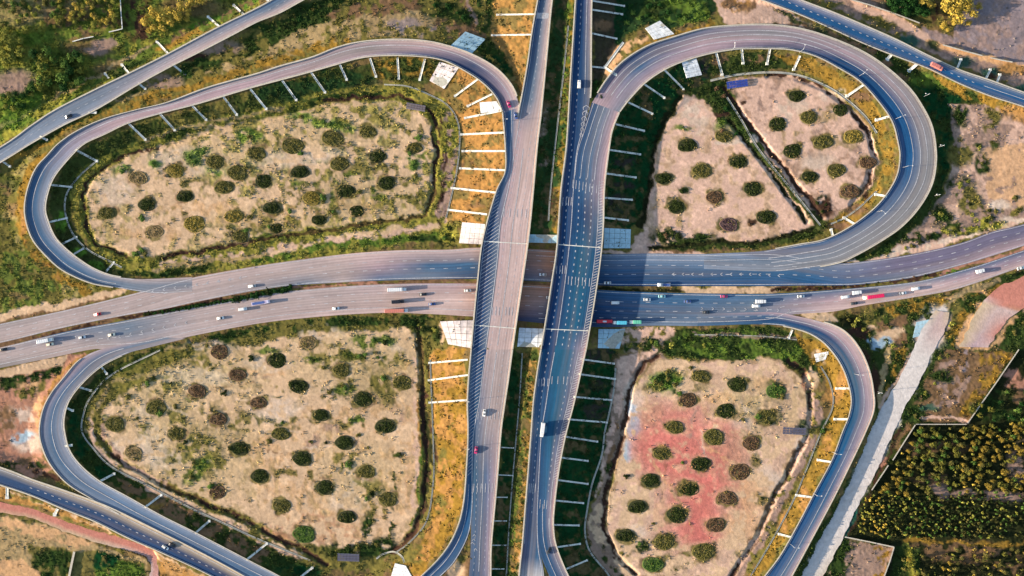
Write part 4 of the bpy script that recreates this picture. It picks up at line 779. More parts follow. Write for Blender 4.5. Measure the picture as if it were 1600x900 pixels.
# ------------------------------------------------------------------ bridges over the motorway
def bridge(label, L, Rr, joints):
    e = obj('road_bridge', None, loc=P((L[0][0] + Rr[0][0]) / 2, 443, 0)); o0 = Vector(e.location)
    tag(e, label, 'bridge')
    def rel(v): return [tuple(Vector(p) - o0) for p in v]
    def slab(name, y0, y1, z0, z1, m, inset=0):
        b = MB()
        def ex(pp, y): return np.interp(y, [q[1] for q in pp], [q[0] for q in pp])
        n = 12; ys = np.linspace(y0, y1, n); rings = []
        for y in ys:
            xl, xr = ex(L, y) + inset, ex(Rr, y) - inset
            rings.append([P(xl, y, z0), P(xr, y, z0), P(xr, y, z1), P(xl, y, z1)])
        b.loft([rel(rr) for rr in rings]); obj(name, b.mesh(name, m), e)
    slab('deck_slab', 350, 545, 6.55, 6.92, M_conc)
    def xe(pp, y): return np.interp(y, [q[1] for q in pp], [q[0] for q in pp])
    for k in range(6):
        u = (k + .5) / 6; b = MB(); rings = []
        for y in np.linspace(351, 544, 8):
            x = xe(L, y) + (xe(Rr, y) - xe(L, y)) * u; rings.append([P(x - 1.6, y, 5.5), P(x + 1.6, y, 5.5), P(x + 1.6, y, 6.548), P(x - 1.6, y, 6.548)])
        b.loft([rel(rr) for rr in rings]); obj('girder', b.mesh('girder', M_conc), e)
    for y in (386, 443, 505):
        for u in (.15, .5, .85):
            x = xe(L, y) + (xe(Rr, y) - xe(L, y)) * u; b = MB(); p = Vector(P(x, y, 0)) - o0
            b.tube(p + Vector((0, 0, -.3)), p + Vector((0, 0, 5.0)), .7, n=12); obj('pier', b.mesh('pier', M_conc, True), e)
        b = MB(); p0 = Vector(P(xe(L, y) + 2, y, 5)) - o0; p1 = Vector(P(xe(Rr, y) - 2, y, 5)) - o0
        b.box(p0.x, p1.x, p0.y - .8, p0.y + .8, 4.9, 5.495); obj('pier_cap', b.mesh('pier_cap', M_conc), e)
    for (ya, dy) in joints:
        xl, xr = xe(L, ya), xe(Rr, ya); v = [P(xl + 1, ya - .6, 7.14), P(xl + 1, ya + .6, 7.14), P(xr - 1, ya + dy + .6, 7.14), P(xr - 1, ya + dy - .6, 7.14)]
        v2 = [(x, y, 7.0) for x, y, z in v]; b = MB(); b.add(rel(v + v2), [(0, 1, 2, 3), (7, 6, 5, 4), (0, 4, 5, 1), (1, 5, 6, 2), (2, 6, 7, 3), (3, 7, 4, 0)])
        obj('expansion_joint', b.mesh('expansion_joint', M_white), e)
bridge('left concrete road bridge with hatched shoulder crossing the motorway', [(761, 350), (755, 375), (747, 440), (741, 500), (737, 545)], [(827, 350), (824, 380), (817, 430), (808, 490), (800, 545)], [(377, 4), (508, 5)])
bridge('right concrete road bridge with dark blue asphalt crossing the motorway', [(874, 350), (871, 385), (863, 440), (855, 492), (846, 545)], [(942, 350), (938, 400), (928, 470), (915, 545)], [(382, 5), (514, 3)])

# ------------------------------------------------------------------ slope chutes
ORD = ['first', 'second', 'third', 'fourth', 'fifth', 'sixth', 'seventh', 'eighth', 'ninth', 'tenth', 'eleventh', 'twelfth', 'thirteenth', 'fourteenth', 'fifteenth', 'sixteenth', 'seventeenth', 'eighteenth', 'nineteenth', 'twentieth']
TENS = {20: 'twenty', 30: 'thirty', 40: 'forty', 50: 'fifty', 60: 'sixty', 70: 'seventy', 80: 'eighty', 90: 'ninety'}
def ordw(n):
    if n <= 20: return ORD[n - 1]
    t = n // 10 * 10; return TENS[t] + '-' + ORD[n % 10 - 1] if n % 10 else TENS[t][:-1] + 'ieth'
def drape(x, y): return hgt(x, y)
def chute(a, b, w, label, group):
    n = max(4, int(math.dist(a, b) / 2.2)); t = np.linspace(0, 1, n)
    x = a[0] + (b[0] - a[0]) * t; y = a[1] + (b[1] - a[1]) * t
    d = np.array([b[0] - a[0], b[1] - a[1]]); d = d / np.hypot(*d); nx, ny = -d[1], d[0]
    h = np.array([max(drape(xx + nx * k, yy + ny * k) for k in (-w / 2, 0, w / 2)) for xx, yy in zip(x, y)])
    h = np.convolve(np.r_[h[0], h, h[-1]], [.25, .5, .25], 'valid') + .22
    org = Vector(P(a[0], a[1], h[0]))
    prof = [(-.5, 0), (-.5, .18), (-.36, .18), (-.3, .04), (.3, .04), (.36, .18), (.5, .18), (.5, 0)]
    e = obj('slope_chute', None, loc=org); tag(e, label, 'drainage chute', group)
    rings = [[tuple(Vector(P(xx + nx * u * w, yy + ny * u * w, hh + dz)) - org) for u, dz in [(-.5, -.9)] + prof + [(.5, -.9)]] for xx, yy, hh in zip(x, y, h)]
    m = MB(); m.loft(rings); obj('channel', m.mesh('channel', M_white), e)
    m = MB(); c = Vector(P(b[0] + d[0] * 1.2, b[1] + d[1] * 1.2, h[-1] - .05)) - org
    s = w * S * .62; m.box(c.x - s, c.x + s, c.y - s, c.y + s, c.z - .6, c.z + .2, .08, .08); obj('outfall_block', m.mesh('outfall_block', M_white), e)
CH = [
 ('green bank inside the upper left loop', 'from left', "118,234,150,251;201,193,226,217;250,178,272,202;300,165,321,186;349,151,369,178;391,139,415,169;441,126,462,155;486,113,507,143;531,101,541,123;578,91,587,118;621,90,623,121;664,92,656,123", 3.2),
 ('left end of the upper left loop', 'from top', "80,289,110,292;77,347,103,341;95,382,118,371;112,399,129,389;165,425,177,411", 2.8),
 ('orange bank west of the left bridge road', 'from top', "746,124,712,149;769,147,732,165;783,173,728,184;788,207,722,210;790,236,724,236;789,266,720,263;776,301,707,294;761,335,702,328", 3.0),
 ('orange bank at the photo\'s top edge', 'from top', "838,22,778,23;831,54,770,55", 2.6),
 ('top left diagonal road\'s upper side', 'from left', "170,123,165,116;201,114,191,102;262,83,246,66;342,41,326,27;380,22,366,9;420,3,411,-8", 3.2),
 ('top left diagonal road\'s lower side', 'from left', "4,252,14,259;62,213,72,218;138,176,148,176;216,130,226,138;270,101,288,115", 3.0),
 ('dark bank right of the bridges at top edge', 'from top', "925,1,974,9;925,15,971,22;925,52,962,60;924,104,944,106", 2.6),
 ('bare ground left of the upper right loop', 'from top', "974,66,946,104;946,106,961,116", 3.6),
 ('deep green bank inside the upper right loop', 'from the bottom', "944,340,980,344;944,309,986,312;947,271,992,277;952,234,999,241;962,194,1005,204;982,160,1018,177;1006,131,1037,152;1037,108,1067,138", 2.8),
 ('golden inner bank of the upper right loop', 'clockwise', "1119,82,1128,115;1159,77,1161,97;1203,77,1199,98;1250,87,1241,107;1350,132,1325,149;1389,182,1371,187;1386,307,1370,304;1335,350,1320,341;1302,372,1299,360", 3.6),
 ('dark green bank right of the lower bridges', 'from top', "906,561,958,568;901,584,960,592;896,620,954,625;887,655,947,660;882,682,932,690;877,715,917,720;871,750,917,756;867,782,910,786;865,820,903,821;870,855,905,850;885,889,916,876", 2.6),
 ('golden bank left of the lower bridges', 'from top', "731,562,672,567;731,586,671,594;731,625,672,629", 2.8),
 ('narrow dark bank between the lower elevated roads', 'from top', "783,699,801,700;778,742,800,743;775,777,791,777;772,814,790,814;769,852,789,852;767,889,786,889", 1.6),
 ('bank inside the lower left loop', 'from top', "158,573,166,583;124,605,141,610;103,637,112,641;101,697,110,696;156,752,177,741;226,793,251,774;305,833,326,815;385,875,416,850;470,901,487,888", 3.2),
 ('golden bank along the lower right slip road', 'from top', "1238,515,1233,527;1294,552,1278,562;1329,607,1309,607;1325,655,1306,655;1298,722,1280,719;1268,777,1246,774;1238,840,1219,835", 3.2),
 ('top right blue road\'s lower side', 'from left', "1394,84,1387,92;1433,100,1421,110", 4.5),
 ('top right blue road\'s upper side', 'from left', "1496,106,1501,94;1541,122,1547,110;1558,128,1562,118", 3.4),
 ('bottom left diagonal road\'s lower side', 'from left', "11,762,11,776;90,795,86,803", 4.5)]
for where, how, s, w in CH:
    for i, q in enumerate(s.split(';')):
        a = [float(v) for v in q.split(',')]
        chute(a[:2], a[2:], w * 1.0, f"white chute on the {where}, {ORD[i]} {how}", 'white drainage chutes on the road banks')

# ------------------------------------------------------------------ paved slopes (draped slabs made of cast panels)
M_pave = mat('slope_paving', base=alb(226, 228, 230, 1.5), rough=.9, noise=.24, nscale=.35)
M_pink = mat('pink_paving', base=alb(232, 218, 214, 1.5), rough=.9, noise=.24, nscale=.35)
M_pat = mat('bluish_paving', base=alb(178, 210, 222, 1.5), rough=.9, noise=.14, nscale=.5)
def apron(q, label, m=M_pave, nu=5, nv=4, lift=.25):
    q = [np.array(v, float) for v in q]; c = sum(q) / 4; org = Vector(P(c[0], c[1], hgt(c[0], c[1])))
    e = obj('slope_paving', None, loc=org); tag(e, label, 'slope paving')
    def pt(u, v): return (q[0] * (1 - u) + q[1] * u) * (1 - v) + (q[3] * (1 - u) + q[2] * u) * v
    HH = np.array([[max(hgt(*(pt(i / nu, j / nv) + np.array(o))) for o in ((0, 0), (2.5, 0), (-2.5, 0), (0, 2.5), (0, -2.5), (2, 2), (-2, -2))) for i in range(nu + 1)] for j in range(nv + 1)])
    HH = (HH + np.pad(HH, 1, 'edge')[:-2, 1:-1] + np.pad(HH, 1, 'edge')[2:, 1:-1] + np.pad(HH, 1, 'edge')[1:-1, 2:] + np.pad(HH, 1, 'edge')[1:-1, :-2]) / 5 + lift
    for i in range(nu):
        for j in range(nv):
            g1 = .03; dz = random.uniform(0, .03); T4 = []
            for (a_, b_) in ((i + g1, j + g1), (i + 1 - g1, j + g1), (i + 1 - g1, j + 1 - g1), (i + g1, j + 1 - g1)):
                p = pt(a_ / nu, b_ / nv); z = float(bil(HH, a_, b_, [0, 1] + list(range(2, nu + 1)), [0, 1] + list(range(2, nv + 1)))); T4.append(tuple(Vector(P(p[0], p[1], z + dz)) - org))
            bot = [tuple(Vector(t) - Vector((0, 0, 1.2))) for t in T4]
            b = MB(); b.add(T4 + bot, [(3, 2, 1, 0), (4, 5, 6, 7), (1, 5, 4, 0), (2, 6, 5, 1), (3, 7, 6, 2), (0, 4, 7, 3)])
            obj('paving_panel', b.mesh('paving_panel', m), e)
    c4 = [P(x[0], x[1], float(h_) - .1) for x, h_ in zip(q, (HH[0, 0], HH[0, -1], HH[-1, -1], HH[-1, 0]))]; ctr = sum((Vector(c_) for c_ in c4), Vector()) / 4
    b = MB(); t4 = [tuple(ctr + (Vector(c_) - ctr) * .985 - org) for c_ in c4]; b.add(t4 + [tuple(Vector(t) - Vector((0, 0, 1))) for t in t4], [(3, 2, 1, 0), (4, 5, 6, 7), (1, 5, 4, 0), (2, 6, 5, 1), (3, 7, 6, 2), (0, 4, 7, 3)])
    obj('mortar_bed', b.mesh('mortar_bed', M_chan), e)
apron([(703, 72), (727, 49), (759, 61), (737, 84)], 'pale bluish paved slope above the upper left loop near its culvert', M_pat)
apron([(687, 96), (717, 106), (694, 139), (671, 126)], 'white paved slope just inside the upper left loop below its culvert', M_pink)
apron([(749, 160), (776, 158), (784, 172), (751, 177)], 'small white paved patch between two chutes on the orange bank', M_pave, 3, 2)
apron([(1008, 44), (1031, 32), (1054, 53), (1022, 62)], 'white paved slope outside the upper right loop at the top', M_pave)
apron([(1065, 97), (1088, 91), (1097, 117), (1073, 122)], 'white paved slope just inside the upper right loop', M_pave)
apron([(722, 347), (758, 350), (755, 382), (717, 380)], 'white paved abutment slope northwest of the left bridge', M_pink)
apron([(687, 502), (741, 500), (735, 544), (700, 538)], 'large white paved abutment slope southwest of the left bridge', M_pink)
apron([(944, 356), (986, 358), (985, 388), (943, 388)], 'pale blue paved abutment slope northeast of the right bridge', M_pat)
apron([(935, 514), (977, 514), (968, 545), (934, 544)], 'pale blue paved abutment slope southeast of the right bridge', M_pat)
apron([(826, 366), (872, 367), (871, 380), (825, 379)], 'pale paved abutment slope between the two bridges at their north end', M_pat, 5, 2)
apron([(811, 512), (862, 514), (861, 543), (808, 542)], 'pale paved abutment slope between the two bridges at their south end', M_pave)
apron([(617, 880), (634, 884), (645, 903), (610, 903)], 'white paved slope beside the culvert at the bottom edge', M_pave)
apron([(1432, 503), (1452, 499), (1452, 522), (1426, 528)], 'pale blue concrete yard at the head of the white concrete road', M_pat, 4, 4, .1)
apron([(1272, 553), (1295, 549), (1290, 562), (1275, 566)], 'small white paved patch inside the lower right slip road', M_pave, 2, 2)

# ------------------------------------------------------------------ drainage channels round the fields
def channel(s, w, label, m=M_chan):
    p = spl(pts(s), 0 + max(8, int(sum(math.dist(a, b) for a, b in zip(pts(s), pts(s)[1:])) / 4)))
    t = np.gradient(p, axis=0); t /= np.hypot(*t.T)[:, None]; nrm = np.stack([-t[:, 1], t[:, 0]], 1)
    h = np.array([max(hgt(*(q + n_ * k)) for k in (-w / 2, 0, w / 2)) for q, n_ in zip(p, nrm)]); h = np.convolve(np.r_[h[0], h[0], h, h[-1], h[-1]], np.ones(5) / 5, 'valid') + .18
    org = Vector(P(p[0, 0], p[0, 1], h[0])); e = obj('drainage_channel', None, loc=org); tag(e, label, 'drain channel')
    prof = [(-.5, -.8), (-.5, .12), (-.34, .12), (-.28, -.1), (.28, -.1), (.34, .12), (.5, .12), (.5, -.8)]
    rings = [[tuple(Vector(P(q[0] + n_[0] * u * w, q[1] + n_[1] * u * w, hh + dz)) - org) for u, dz in prof] for q, n_, hh in zip(p, nrm, h)]
    b = MB(); b.loft(rings); obj('channel', b.mesh('channel', m), e)
channel("150,252 127,272 107,297 101,320 105,345 117,370 140,392 175,410 190,418", 2.6, 'pale curved concrete drain round the left end of the upper left field')
channel("600,132 637,135 675,150 700,165 715,190 718,225 712,275 697,340", 2.2, 'thin concrete drain round the right end of the upper left field')
channel("1110,126 1150,117 1200,113 1240,116 1275,127 1312,147 1350,180 1370,208", 3.4, 'wide pale concrete drain round the top of the upper right field')
channel("1136,152 1160,190 1178,222 1200,252 1240,300 1282,352", 2.8, 'straight pale drain dividing the upper right field in two')
channel("1370,298 1345,322 1320,340 1298,350", 2.4, 'short pale drain at the lower right of the upper right field')
channel("250,547 175,585 142,620 131,645 128,674 145,700 175,730 237,762 300,795 350,818 400,841 485,876", 2.4, 'long pale concrete drain round the lower left field')
channel("672,562 675,640 677,700 677,750 667,812 640,847 617,864", 2.0, 'pale concrete drain along the right side of the lower left field')
channel("962,575 959,610 952,645 945,675 940,712 925,757 917,800 914,830 922,862 950,897 965,925", 2.6, 'pale green concrete drain along the left side of the lower right field')
channel("1282,572 1297,600 1301,635 1280,682 1245,770 1217,825 1190,872 1160,920", 2.2, 'pale concrete drain along the right side of the lower right field')
channel("888,40 882,100 874,170 866,240 860,300 857,345", 2.2, 'thin pale drain in the gap between the elevated roads, north of the bridges')
channel("816,552 812,620 806,690 800,760 795,830 791,900 788,930", 1.8, 'thin pale drain in the gap between the elevated roads, south of the bridges')
channel("588,873 598,866 615,862 628,870 632,880", 2.6, 'pale curved culvert headwall at the bottom of the lower left field')
channel("1085,523 1150,524 1200,526 1245,531", 1.6, 'short pale drain on the green bank above the lower right field')

# ------------------------------------------------------------------ boundary walls
def wall(s, label, h=2.2, w=1.9, m=M_conc):
    p = pts(s); org = Vector(P(*p[0], 0)); e = obj('boundary_wall', None, loc=org); tag(e, label, 'wall')
    b = MB(); c = MB()
    for a, d in zip(p, p[1:]):
        n = max(1, int(math.dist(a, d) / 8))
        for k in range(n):
            q0 = np.array(a) + (np.array(d) - np.array(a)) * k / n; q1 = np.array(a) + (np.array(d) - np.array(a)) * (k + 1) / n
            v = (q1 - q0) / np.hypot(*(q1 - q0)); nn = np.array([-v[1], v[0]]) * w / 2 * .5; z = (hgt(*q0) + hgt(*q1)) / 2
            for mb, nf, z0, z1 in ((b, 1, z - 1, z + h), (c, 1.9, z + h + .003, z + h + .18)):
                V = [tuple(Vector(P(*(q0 + nn * nf), zz)) - org) for zz in (z0,)]
                pq = [q0 + nn * nf, q1 + nn * nf, q1 - nn * nf, q0 - nn * nf]
                V = [tuple(Vector(P(x[0], x[1], z0)) - org) for x in pq] + [tuple(Vector(P(x[0], x[1], z1)) - org) for x in pq]
                mb.add(V, [(0, 1, 2, 3), (7, 6, 5, 4), (0, 4, 5, 1), (1, 5, 6, 2), (2, 6, 7, 3), (3, 7, 4, 0)])
    obj('wall_panel', b.mesh('wall_panel', m), e); obj('coping', c.mesh('coping', m), e)
wall("1592,546 1560,593 1512,661", 'pale wall running diagonally along the right plantation\'s upper side'); wall("1510,663 1470,663 1431,663", 'pale low wall along the top of the right plantation', 1.5, 1.4)
wall("1430,664 1412,692 1395,719", 'pale wall along the plantation\'s left side, upper stretch'); wall("1388,727 1374,748 1362,766", 'pale wall along the plantation\'s left side, lower stretch')
wall("1320,839 1360,847 1397,855 1390,878 1380,905", 'pale wall round the bare plot at the bottom right'); wall("187,-20 189,20 191,45 170,50", 'thin white wall at the corner of the top left plantation', 2, 1.5, M_white)
wall("146,57 130,60 113,65", 'short white wall in the scrub at top left', 2, 1.5, M_white); wall("1325,-2 1360,8 1400,22 1437,36", 'pale wall beside the dirt track at top right', 2, 2.0); wall("1473,70 1505,79 1535,87", 'pale wall below the bare grey field, left stretch', 2, 2.0)
wall("1547,90 1565,94 1582,97", 'pale wall below the bare grey field, right stretch', 2, 2.0); wall("116,862 112,880 107,905", 'pale thick wall between plots at the bottom left', 1.2, 3.6)

# ------------------------------------------------------------------ foliage
def hash_(s): return sum(ord(c) * (i + 3) for i, c in enumerate(s)) % 1000
def crown(n, rx, ry, rz, leaf, c0, c1, seed, flat=False, gap=.0):
    g_ = np.random.default_rng(seed)
    nc = max(3, int(n / 14)); cc = g_.normal(0, 1, (nc, 3)); cc /= np.linalg.norm(cc, axis=1)[:, None] + 1e-9; cc *= (g_.random((nc, 1)) ** .45) * .8
    cc[:, 2] = np.abs(cc[:, 2]) if flat else cc[:, 2]
    ct = g_.random(nc); which = g_.integers(0, nc, n)
    p = cc[which] + g_.normal(0, .17, (n, 3)); p *= np.array([rx, ry, rz])
    if flat: p[:, 2] = np.abs(p[:, 2])
    nr = p / np.array([rx, ry, rz]) ** 1.0 + g_.normal(0, .45, (n, 3)); nr[:, 2] += .5; nr /= np.linalg.norm(nr, axis=1)[:, None]
    t1 = np.cross(nr, g_.normal(0, 1, (n, 3))); t1 /= np.linalg.norm(t1, axis=1)[:, None] + 1e-9; t2 = np.cross(nr, t1)
    sz = leaf * g_.uniform(.6, 1.3, (n, 1))
    V = np.stack([p - t1 * sz, p + t2 * sz * .7, p + t1 * sz, p - t2 * sz * .7], 1).reshape(-1, 3)
    tt = np.clip(ct[which] * .75 + g_.random(n) * .35, 0, 1)[:, None]
    c = np.array(c0) * (1 - tt) + np.array(c1) * tt
    return V, np.arange(n * 4).reshape(-1, 4), np.repeat(c, 4, 0)
def crown_mesh(name, *a, **k):
    V, F, c = crown(*a, **k); return mk(name, V, F, M_foil, col=c)
LK = {'dark': (alb(16, 32, 14), alb(80, 90, 44)), 'olive': (alb(62, 64, 28), alb(142, 132, 70)), 'yellow': (alb(104, 92, 34), alb(190, 164, 80)), 'dry': (alb(124, 104, 66), alb(178, 150, 104)),
      'brown': (alb(74, 58, 42), alb(150, 116, 84)), 'purple': (alb(74, 54, 56), alb(132, 102, 100)), 'green': (alb(40, 76, 28), alb(116, 142, 64)), 'gold': (alb(150, 124, 40), alb(240, 206, 96)), 'deep': (alb(14, 40, 18), alb(48, 84, 36)), 'ygreen': (alb(100, 104, 36), alb(186, 180, 84))}
# --- round shrub beds
def bed_protos(kind):
    out = []
    for v in range(4):
        b = MB(); n = 32; g_ = random.Random(v + 3); ph = [g_.uniform(0, 6.28) for _ in range(3)]
        def rim(t): return 1 + .05 * math.sin(2 * t + ph[0]) + .04 * math.sin(3 * t + ph[1]) + .03 * math.sin(5 * t + ph[2])
        rings = []
        for (f, z) in ((1.08, -.6), (1.06, .02), (1.0, .20), (.93, .10), (.8, .04), (.4, .12), (.06, .16)):
            rings.append([(6.1 * f * rim(t) * math.cos(t), 4.5 * f * rim(t) * math.sin(t), z) for t in [2 * math.pi * k / n for k in range(n)]])
        b.loft(rings)
        bm_ = b.mesh('mound', mat('bed_soil_' + kind, base=(LK[kind][0] * .5 + LK[kind][1] * .4 + alb(135, 105, 75) * .1), rough=1, noise=.35, nscale=1.0, bump=.5) if v == 0 else out[0][0].materials[0], True)
        rg_ = np.random.default_rng(v * 11 + hash_(kind)); nl = {'dry': 300, 'purple': 420, 'brown': 560}.get(kind, 950)
        # leaves in a flat disc, thinner towards the edge and in a few gaps, with a fuller crown off centre
        t = rg_.uniform(0, 6.283, nl * 2); rr = rg_.random(nl * 2) ** .55
        x = rr * np.cos(t); y = rr * np.sin(t); ox = rg_.uniform(0, 40)
        dn_ = fbm(x * 3 + ox, y * 3, 1.0, 7, 2); keep = dn_ > .36 + .16 * (rr > .75); x, y, rr, t, dn_ = [a_[keep][:nl] for a_ in (x, y, rr, t, dn_)]; m_ = len(x)
        rm = np.array([rim(q) for q in t]); hh = (.16 + .5 * dn_ * (1 - rr ** 2)) * {'dry': .4, 'purple': .45, 'brown': .7}.get(kind, 1.0)
        p = np.stack([x * 5.9 * rm, y * 4.3 * rm, .1 + hh * rg_.random(m_)], 1)
        nr = rg_.normal(0, .5, (m_, 3)); nr[:, 2] = 1; nr /= np.linalg.norm(nr, axis=1)[:, None]
        t1 = np.cross(nr, rg_.normal(0, 1, (m_, 3))); t1 /= np.linalg.norm(t1, axis=1)[:, None]; t2 = np.cross(nr, t1); sz = rg_.uniform(.22, .5, (m_, 1))
        V = np.stack([p - t1 * sz, p + t2 * sz * .7, p + t1 * sz, p - t2 * sz * .7], 1).reshape(-1, 3); F = np.arange(m_ * 4).reshape(-1, 4)
        tt = np.clip(.15 + .8 * vnoise(x * 3 + ox, y * 3, .5, 9) + rg_.uniform(-.2, .2, m_), 0, 1)[:, None]; c = np.repeat(LK[kind][0] * (1 - tt) + LK[kind][1] * tt, 4, 0)
        V2, F2, c2 = crown(40, .8, .7, .9, .26, LK[kind][1] * .8, LK[kind][1] * 1.25, seed=v + 60, flat=True); V2 += np.array([rg_.uniform(-.5, .5), rg_.uniform(-.4, .4), .3])
        V = np.vstack([V, V2]); F = np.vstack([F, F2 + len(F) * 4]); c = np.vstack([c, c2])
        out.append((bm_, mk('shrub', V, F, M_foil, col=c)))
    return out
BEDP = {k: bed_protos(k) for k in ('dark', 'olive', 'yellow', 'dry', 'brown', 'purple', 'green')}
KN = {'d': ('dark', 'dark'), 'o': ('olive', 'olive green'), 'y': ('yellow', 'yellowish'), 'n': ('dry', 'dry tan'), 'b': ('brown', 'dark brown'), 'p': ('purple', 'purplish brown'), 'g': ('green', 'bright green')}
for f, s in BEDS.items():
    L_ = sorted([(float(q.split(',')[0]), float(q.split(',')[1]), q.split(',')[2], float(q.split(',')[3])) for q in s.split(';')]); cnt = {}
    tot = {k: sum(1 for q in L_ if q[2] == k) for k in KN}
    for x, y, k, sz in L_:
        cnt[k] = cnt.get(k, 0) + 1; kind, word = KN[k]
        lb = f"{word} round shrub bed, {f}, " + ("the only one of its colour there" if tot[k] == 1 else f"{ordw(cnt[k])} of its colour from left")
        e = obj('shrub_bed', None, loc=P(x, y, hgt(x, y) + .12), rz=random.uniform(-.12, .12)); tag(e, lb, 'shrub bed', 'round shrub beds in the loop fields')
        pm = BEDP[kind][random.randrange(4)]
        mo = obj('mound', pm[0], e); sh = obj('shrub', pm[1], e); sc = sz * random.uniform(.9, 1.05)
        e.scale = (sc, sc * random.uniform(.93, 1.08), 1)
# --- bushes and trees
def trunk_mesh(h, r0, seed):
    g_ = random.Random(seed); b = MB(); b.tube((0, 0, -.4), (0, 0, h), r0, r0 * .55, 7)
    for k in range(4):
        a = k * 1.6 + g_.random(); l = h * .6; b.tube((0, 0, h * .6), (math.cos(a) * l * .6, math.sin(a) * l * .6, h * .6 + l * .8), r0 * .45, r0 * .15, 5)
    return b.mesh('trunk', M_bark)
TP = {}
def tree_parts(kind, v):
    if (kind, v) not in TP:
        # unit tree: crown radius 1 m * scale 3
        V, F, c = crown(420, 3.0, 2.7, 2.4, .34, *LK[kind], seed=hash_(kind) + v * 7); V[:, 2] += 4.2
        TP[kind, v] = (mk('crown', V, F, M_foil, col=c), trunk_mesh(3.2, .28, v))
    return TP[kind, v]
def tree(x, y, rpx, kind, label, group, cat='tree'):
    cr, tr = tree_parts(kind, random.randrange(3)); s = rpx * S / 3.0
    e = obj('broadleaf_tree', None, loc=P(x, y, hgt(x, y) - .1), rz=random.uniform(0, 6.28)); e.scale = (s, s, s * .85)
    tag(e, label, cat, group); obj('crown', cr, e); obj('trunk', tr, e)
for q in "232,36,11;243,44,9;246,24,11;258,30,11;258,45,8;270,38,9;270,22,10;283,28,10;285,14,10;297,20,9;303,8,10;316,4,9;236,50,6;294,32,6".split(';'):
    x, y, r_ = [float(v) for v in q.split(',')]; tree(x, y, r_, 'gold', 'yellow tree in the clump above the top left diagonal road', 'yellow trees in the clump above the diagonal road')
for q in "1438,3,12;1450,10,8;1472,12,11;1485,22,12;1478,4,12;1492,8,12;1502,16,12;1496,32,10;1508,6,10;1516,24,9;1525,12,7;1488,36,8;1471,42,7;1510,38,6;1478,48,5".split(';'):
    x, y, r_ = [float(v) for v in q.split(',')]; tree(x, y, r_, 'gold', 'bright yellow tree beside the grey field at top right', 'yellow trees beside the grey field')
for q in "1390,6,11;1405,12,11;1418,8,12;1430,18,10;1442,22,9;1412,22,8;1395,18,8".split(';'):
    x, y, r_ = [float(v) for v in q.split(',')]; tree(x, y, r_, 'deep', 'dark tree behind the pale wall at top right', 'dark trees behind the wall at top right')
for x, y, r_ in [(random.uniform(0, 48), random.uniform(48, 100), random.uniform(6, 10)) for _ in range(26)]: tree(x, y, r_, 'ygreen', 'yellow-green tree in the bright clump at upper left edge', 'yellow-green trees at the far left')
for x, y, r_ in [(random.uniform(55, 132), random.uniform(82, 148), random.uniform(6, 10)) for _ in range(34)]:
    if y < 190 - x * .45: tree(x, y, r_, random.choice(['green', 'green', 'ygreen', 'deep']), 'dense green tree in the thicket at top left', 'green trees in the top left thicket')
for x, y, r_ in [(random.uniform(95, 186), random.uniform(-8, 44), random.uniform(3.5, 6)) for _ in range(70)]: tree(x, y, r_, random.choice(['gold', 'ygreen', 'olive']), 'small yellow tree in the walled plantation at the top left', 'plantation trees at top left')
for x, y, r_ in [(random.uniform(0, 100), random.uniform(0, 48), random.uniform(4, 7)) for _ in range(36)]: tree(x, y, r_, random.choice(['green', 'olive', 'ygreen']), 'sparse tree in the top left corner', 'sparse trees in the top left corner')
for x, y, r_ in [(random.uniform(0, 75), random.uniform(140, 172), random.uniform(4, 7)) for _ in range(16)]: tree(x, y, r_, random.choice(['green', 'ygreen', 'deep']), 'scattered green tree below the bare patch at the left edge', 'scattered trees near the left edge')
# hedge of bushes in the central reservation
BSH = {}
def bush(x, y, rpx, kind, label, group, fl=.6):
    v = random.randrange(3)
    if (kind, v) not in BSH:
        V, F, c = crown(180, 1.0, 1.0, 1.0, .17, *LK[kind], seed=hash_(kind) + v + 300, flat=True); BSH[kind, v] = mk('bush', V, F, M_foil, col=c)
    o = obj('bush', BSH[kind, v], None, P(x, y, hgt(x, y) - .05), random.uniform(0, 6)); s = rpx * S; o.scale = (s, s * .9, s * fl); tag(o, label, 'bush', group)
for i in range(40):
    t = i / 39; x = 226 + t * 228; y = 491 - t * 41 + 2.5 * math.sin(t * 3.1) + random.uniform(-.8, .8)
    bush(x, y, random.uniform(4.4, 6.8) * (.8 + .4 * (t > .6)), random.choice(['deep', 'deep', 'dark']), 'dark green bush in the hedge along the left central reservation', 'hedge bushes in the central reservation', .9)
for q in "1214,452;1222,453;1230,452;1240,452;1262,452;1280,451;1300,449;1318,448;1336,446;1354,444;1372,441;1390,439;1410,436;1428,433;1446,430;1480,426;1493,424".split(';'):
    x, y = [float(v) for v in q.split(',')]; bush(x, y, random.uniform(2.2, 3.4), 'green' if x > 1470 else random.choice(['dark', 'brown']), 'low bush in the right central reservation', 'low bushes in the right central reservation')
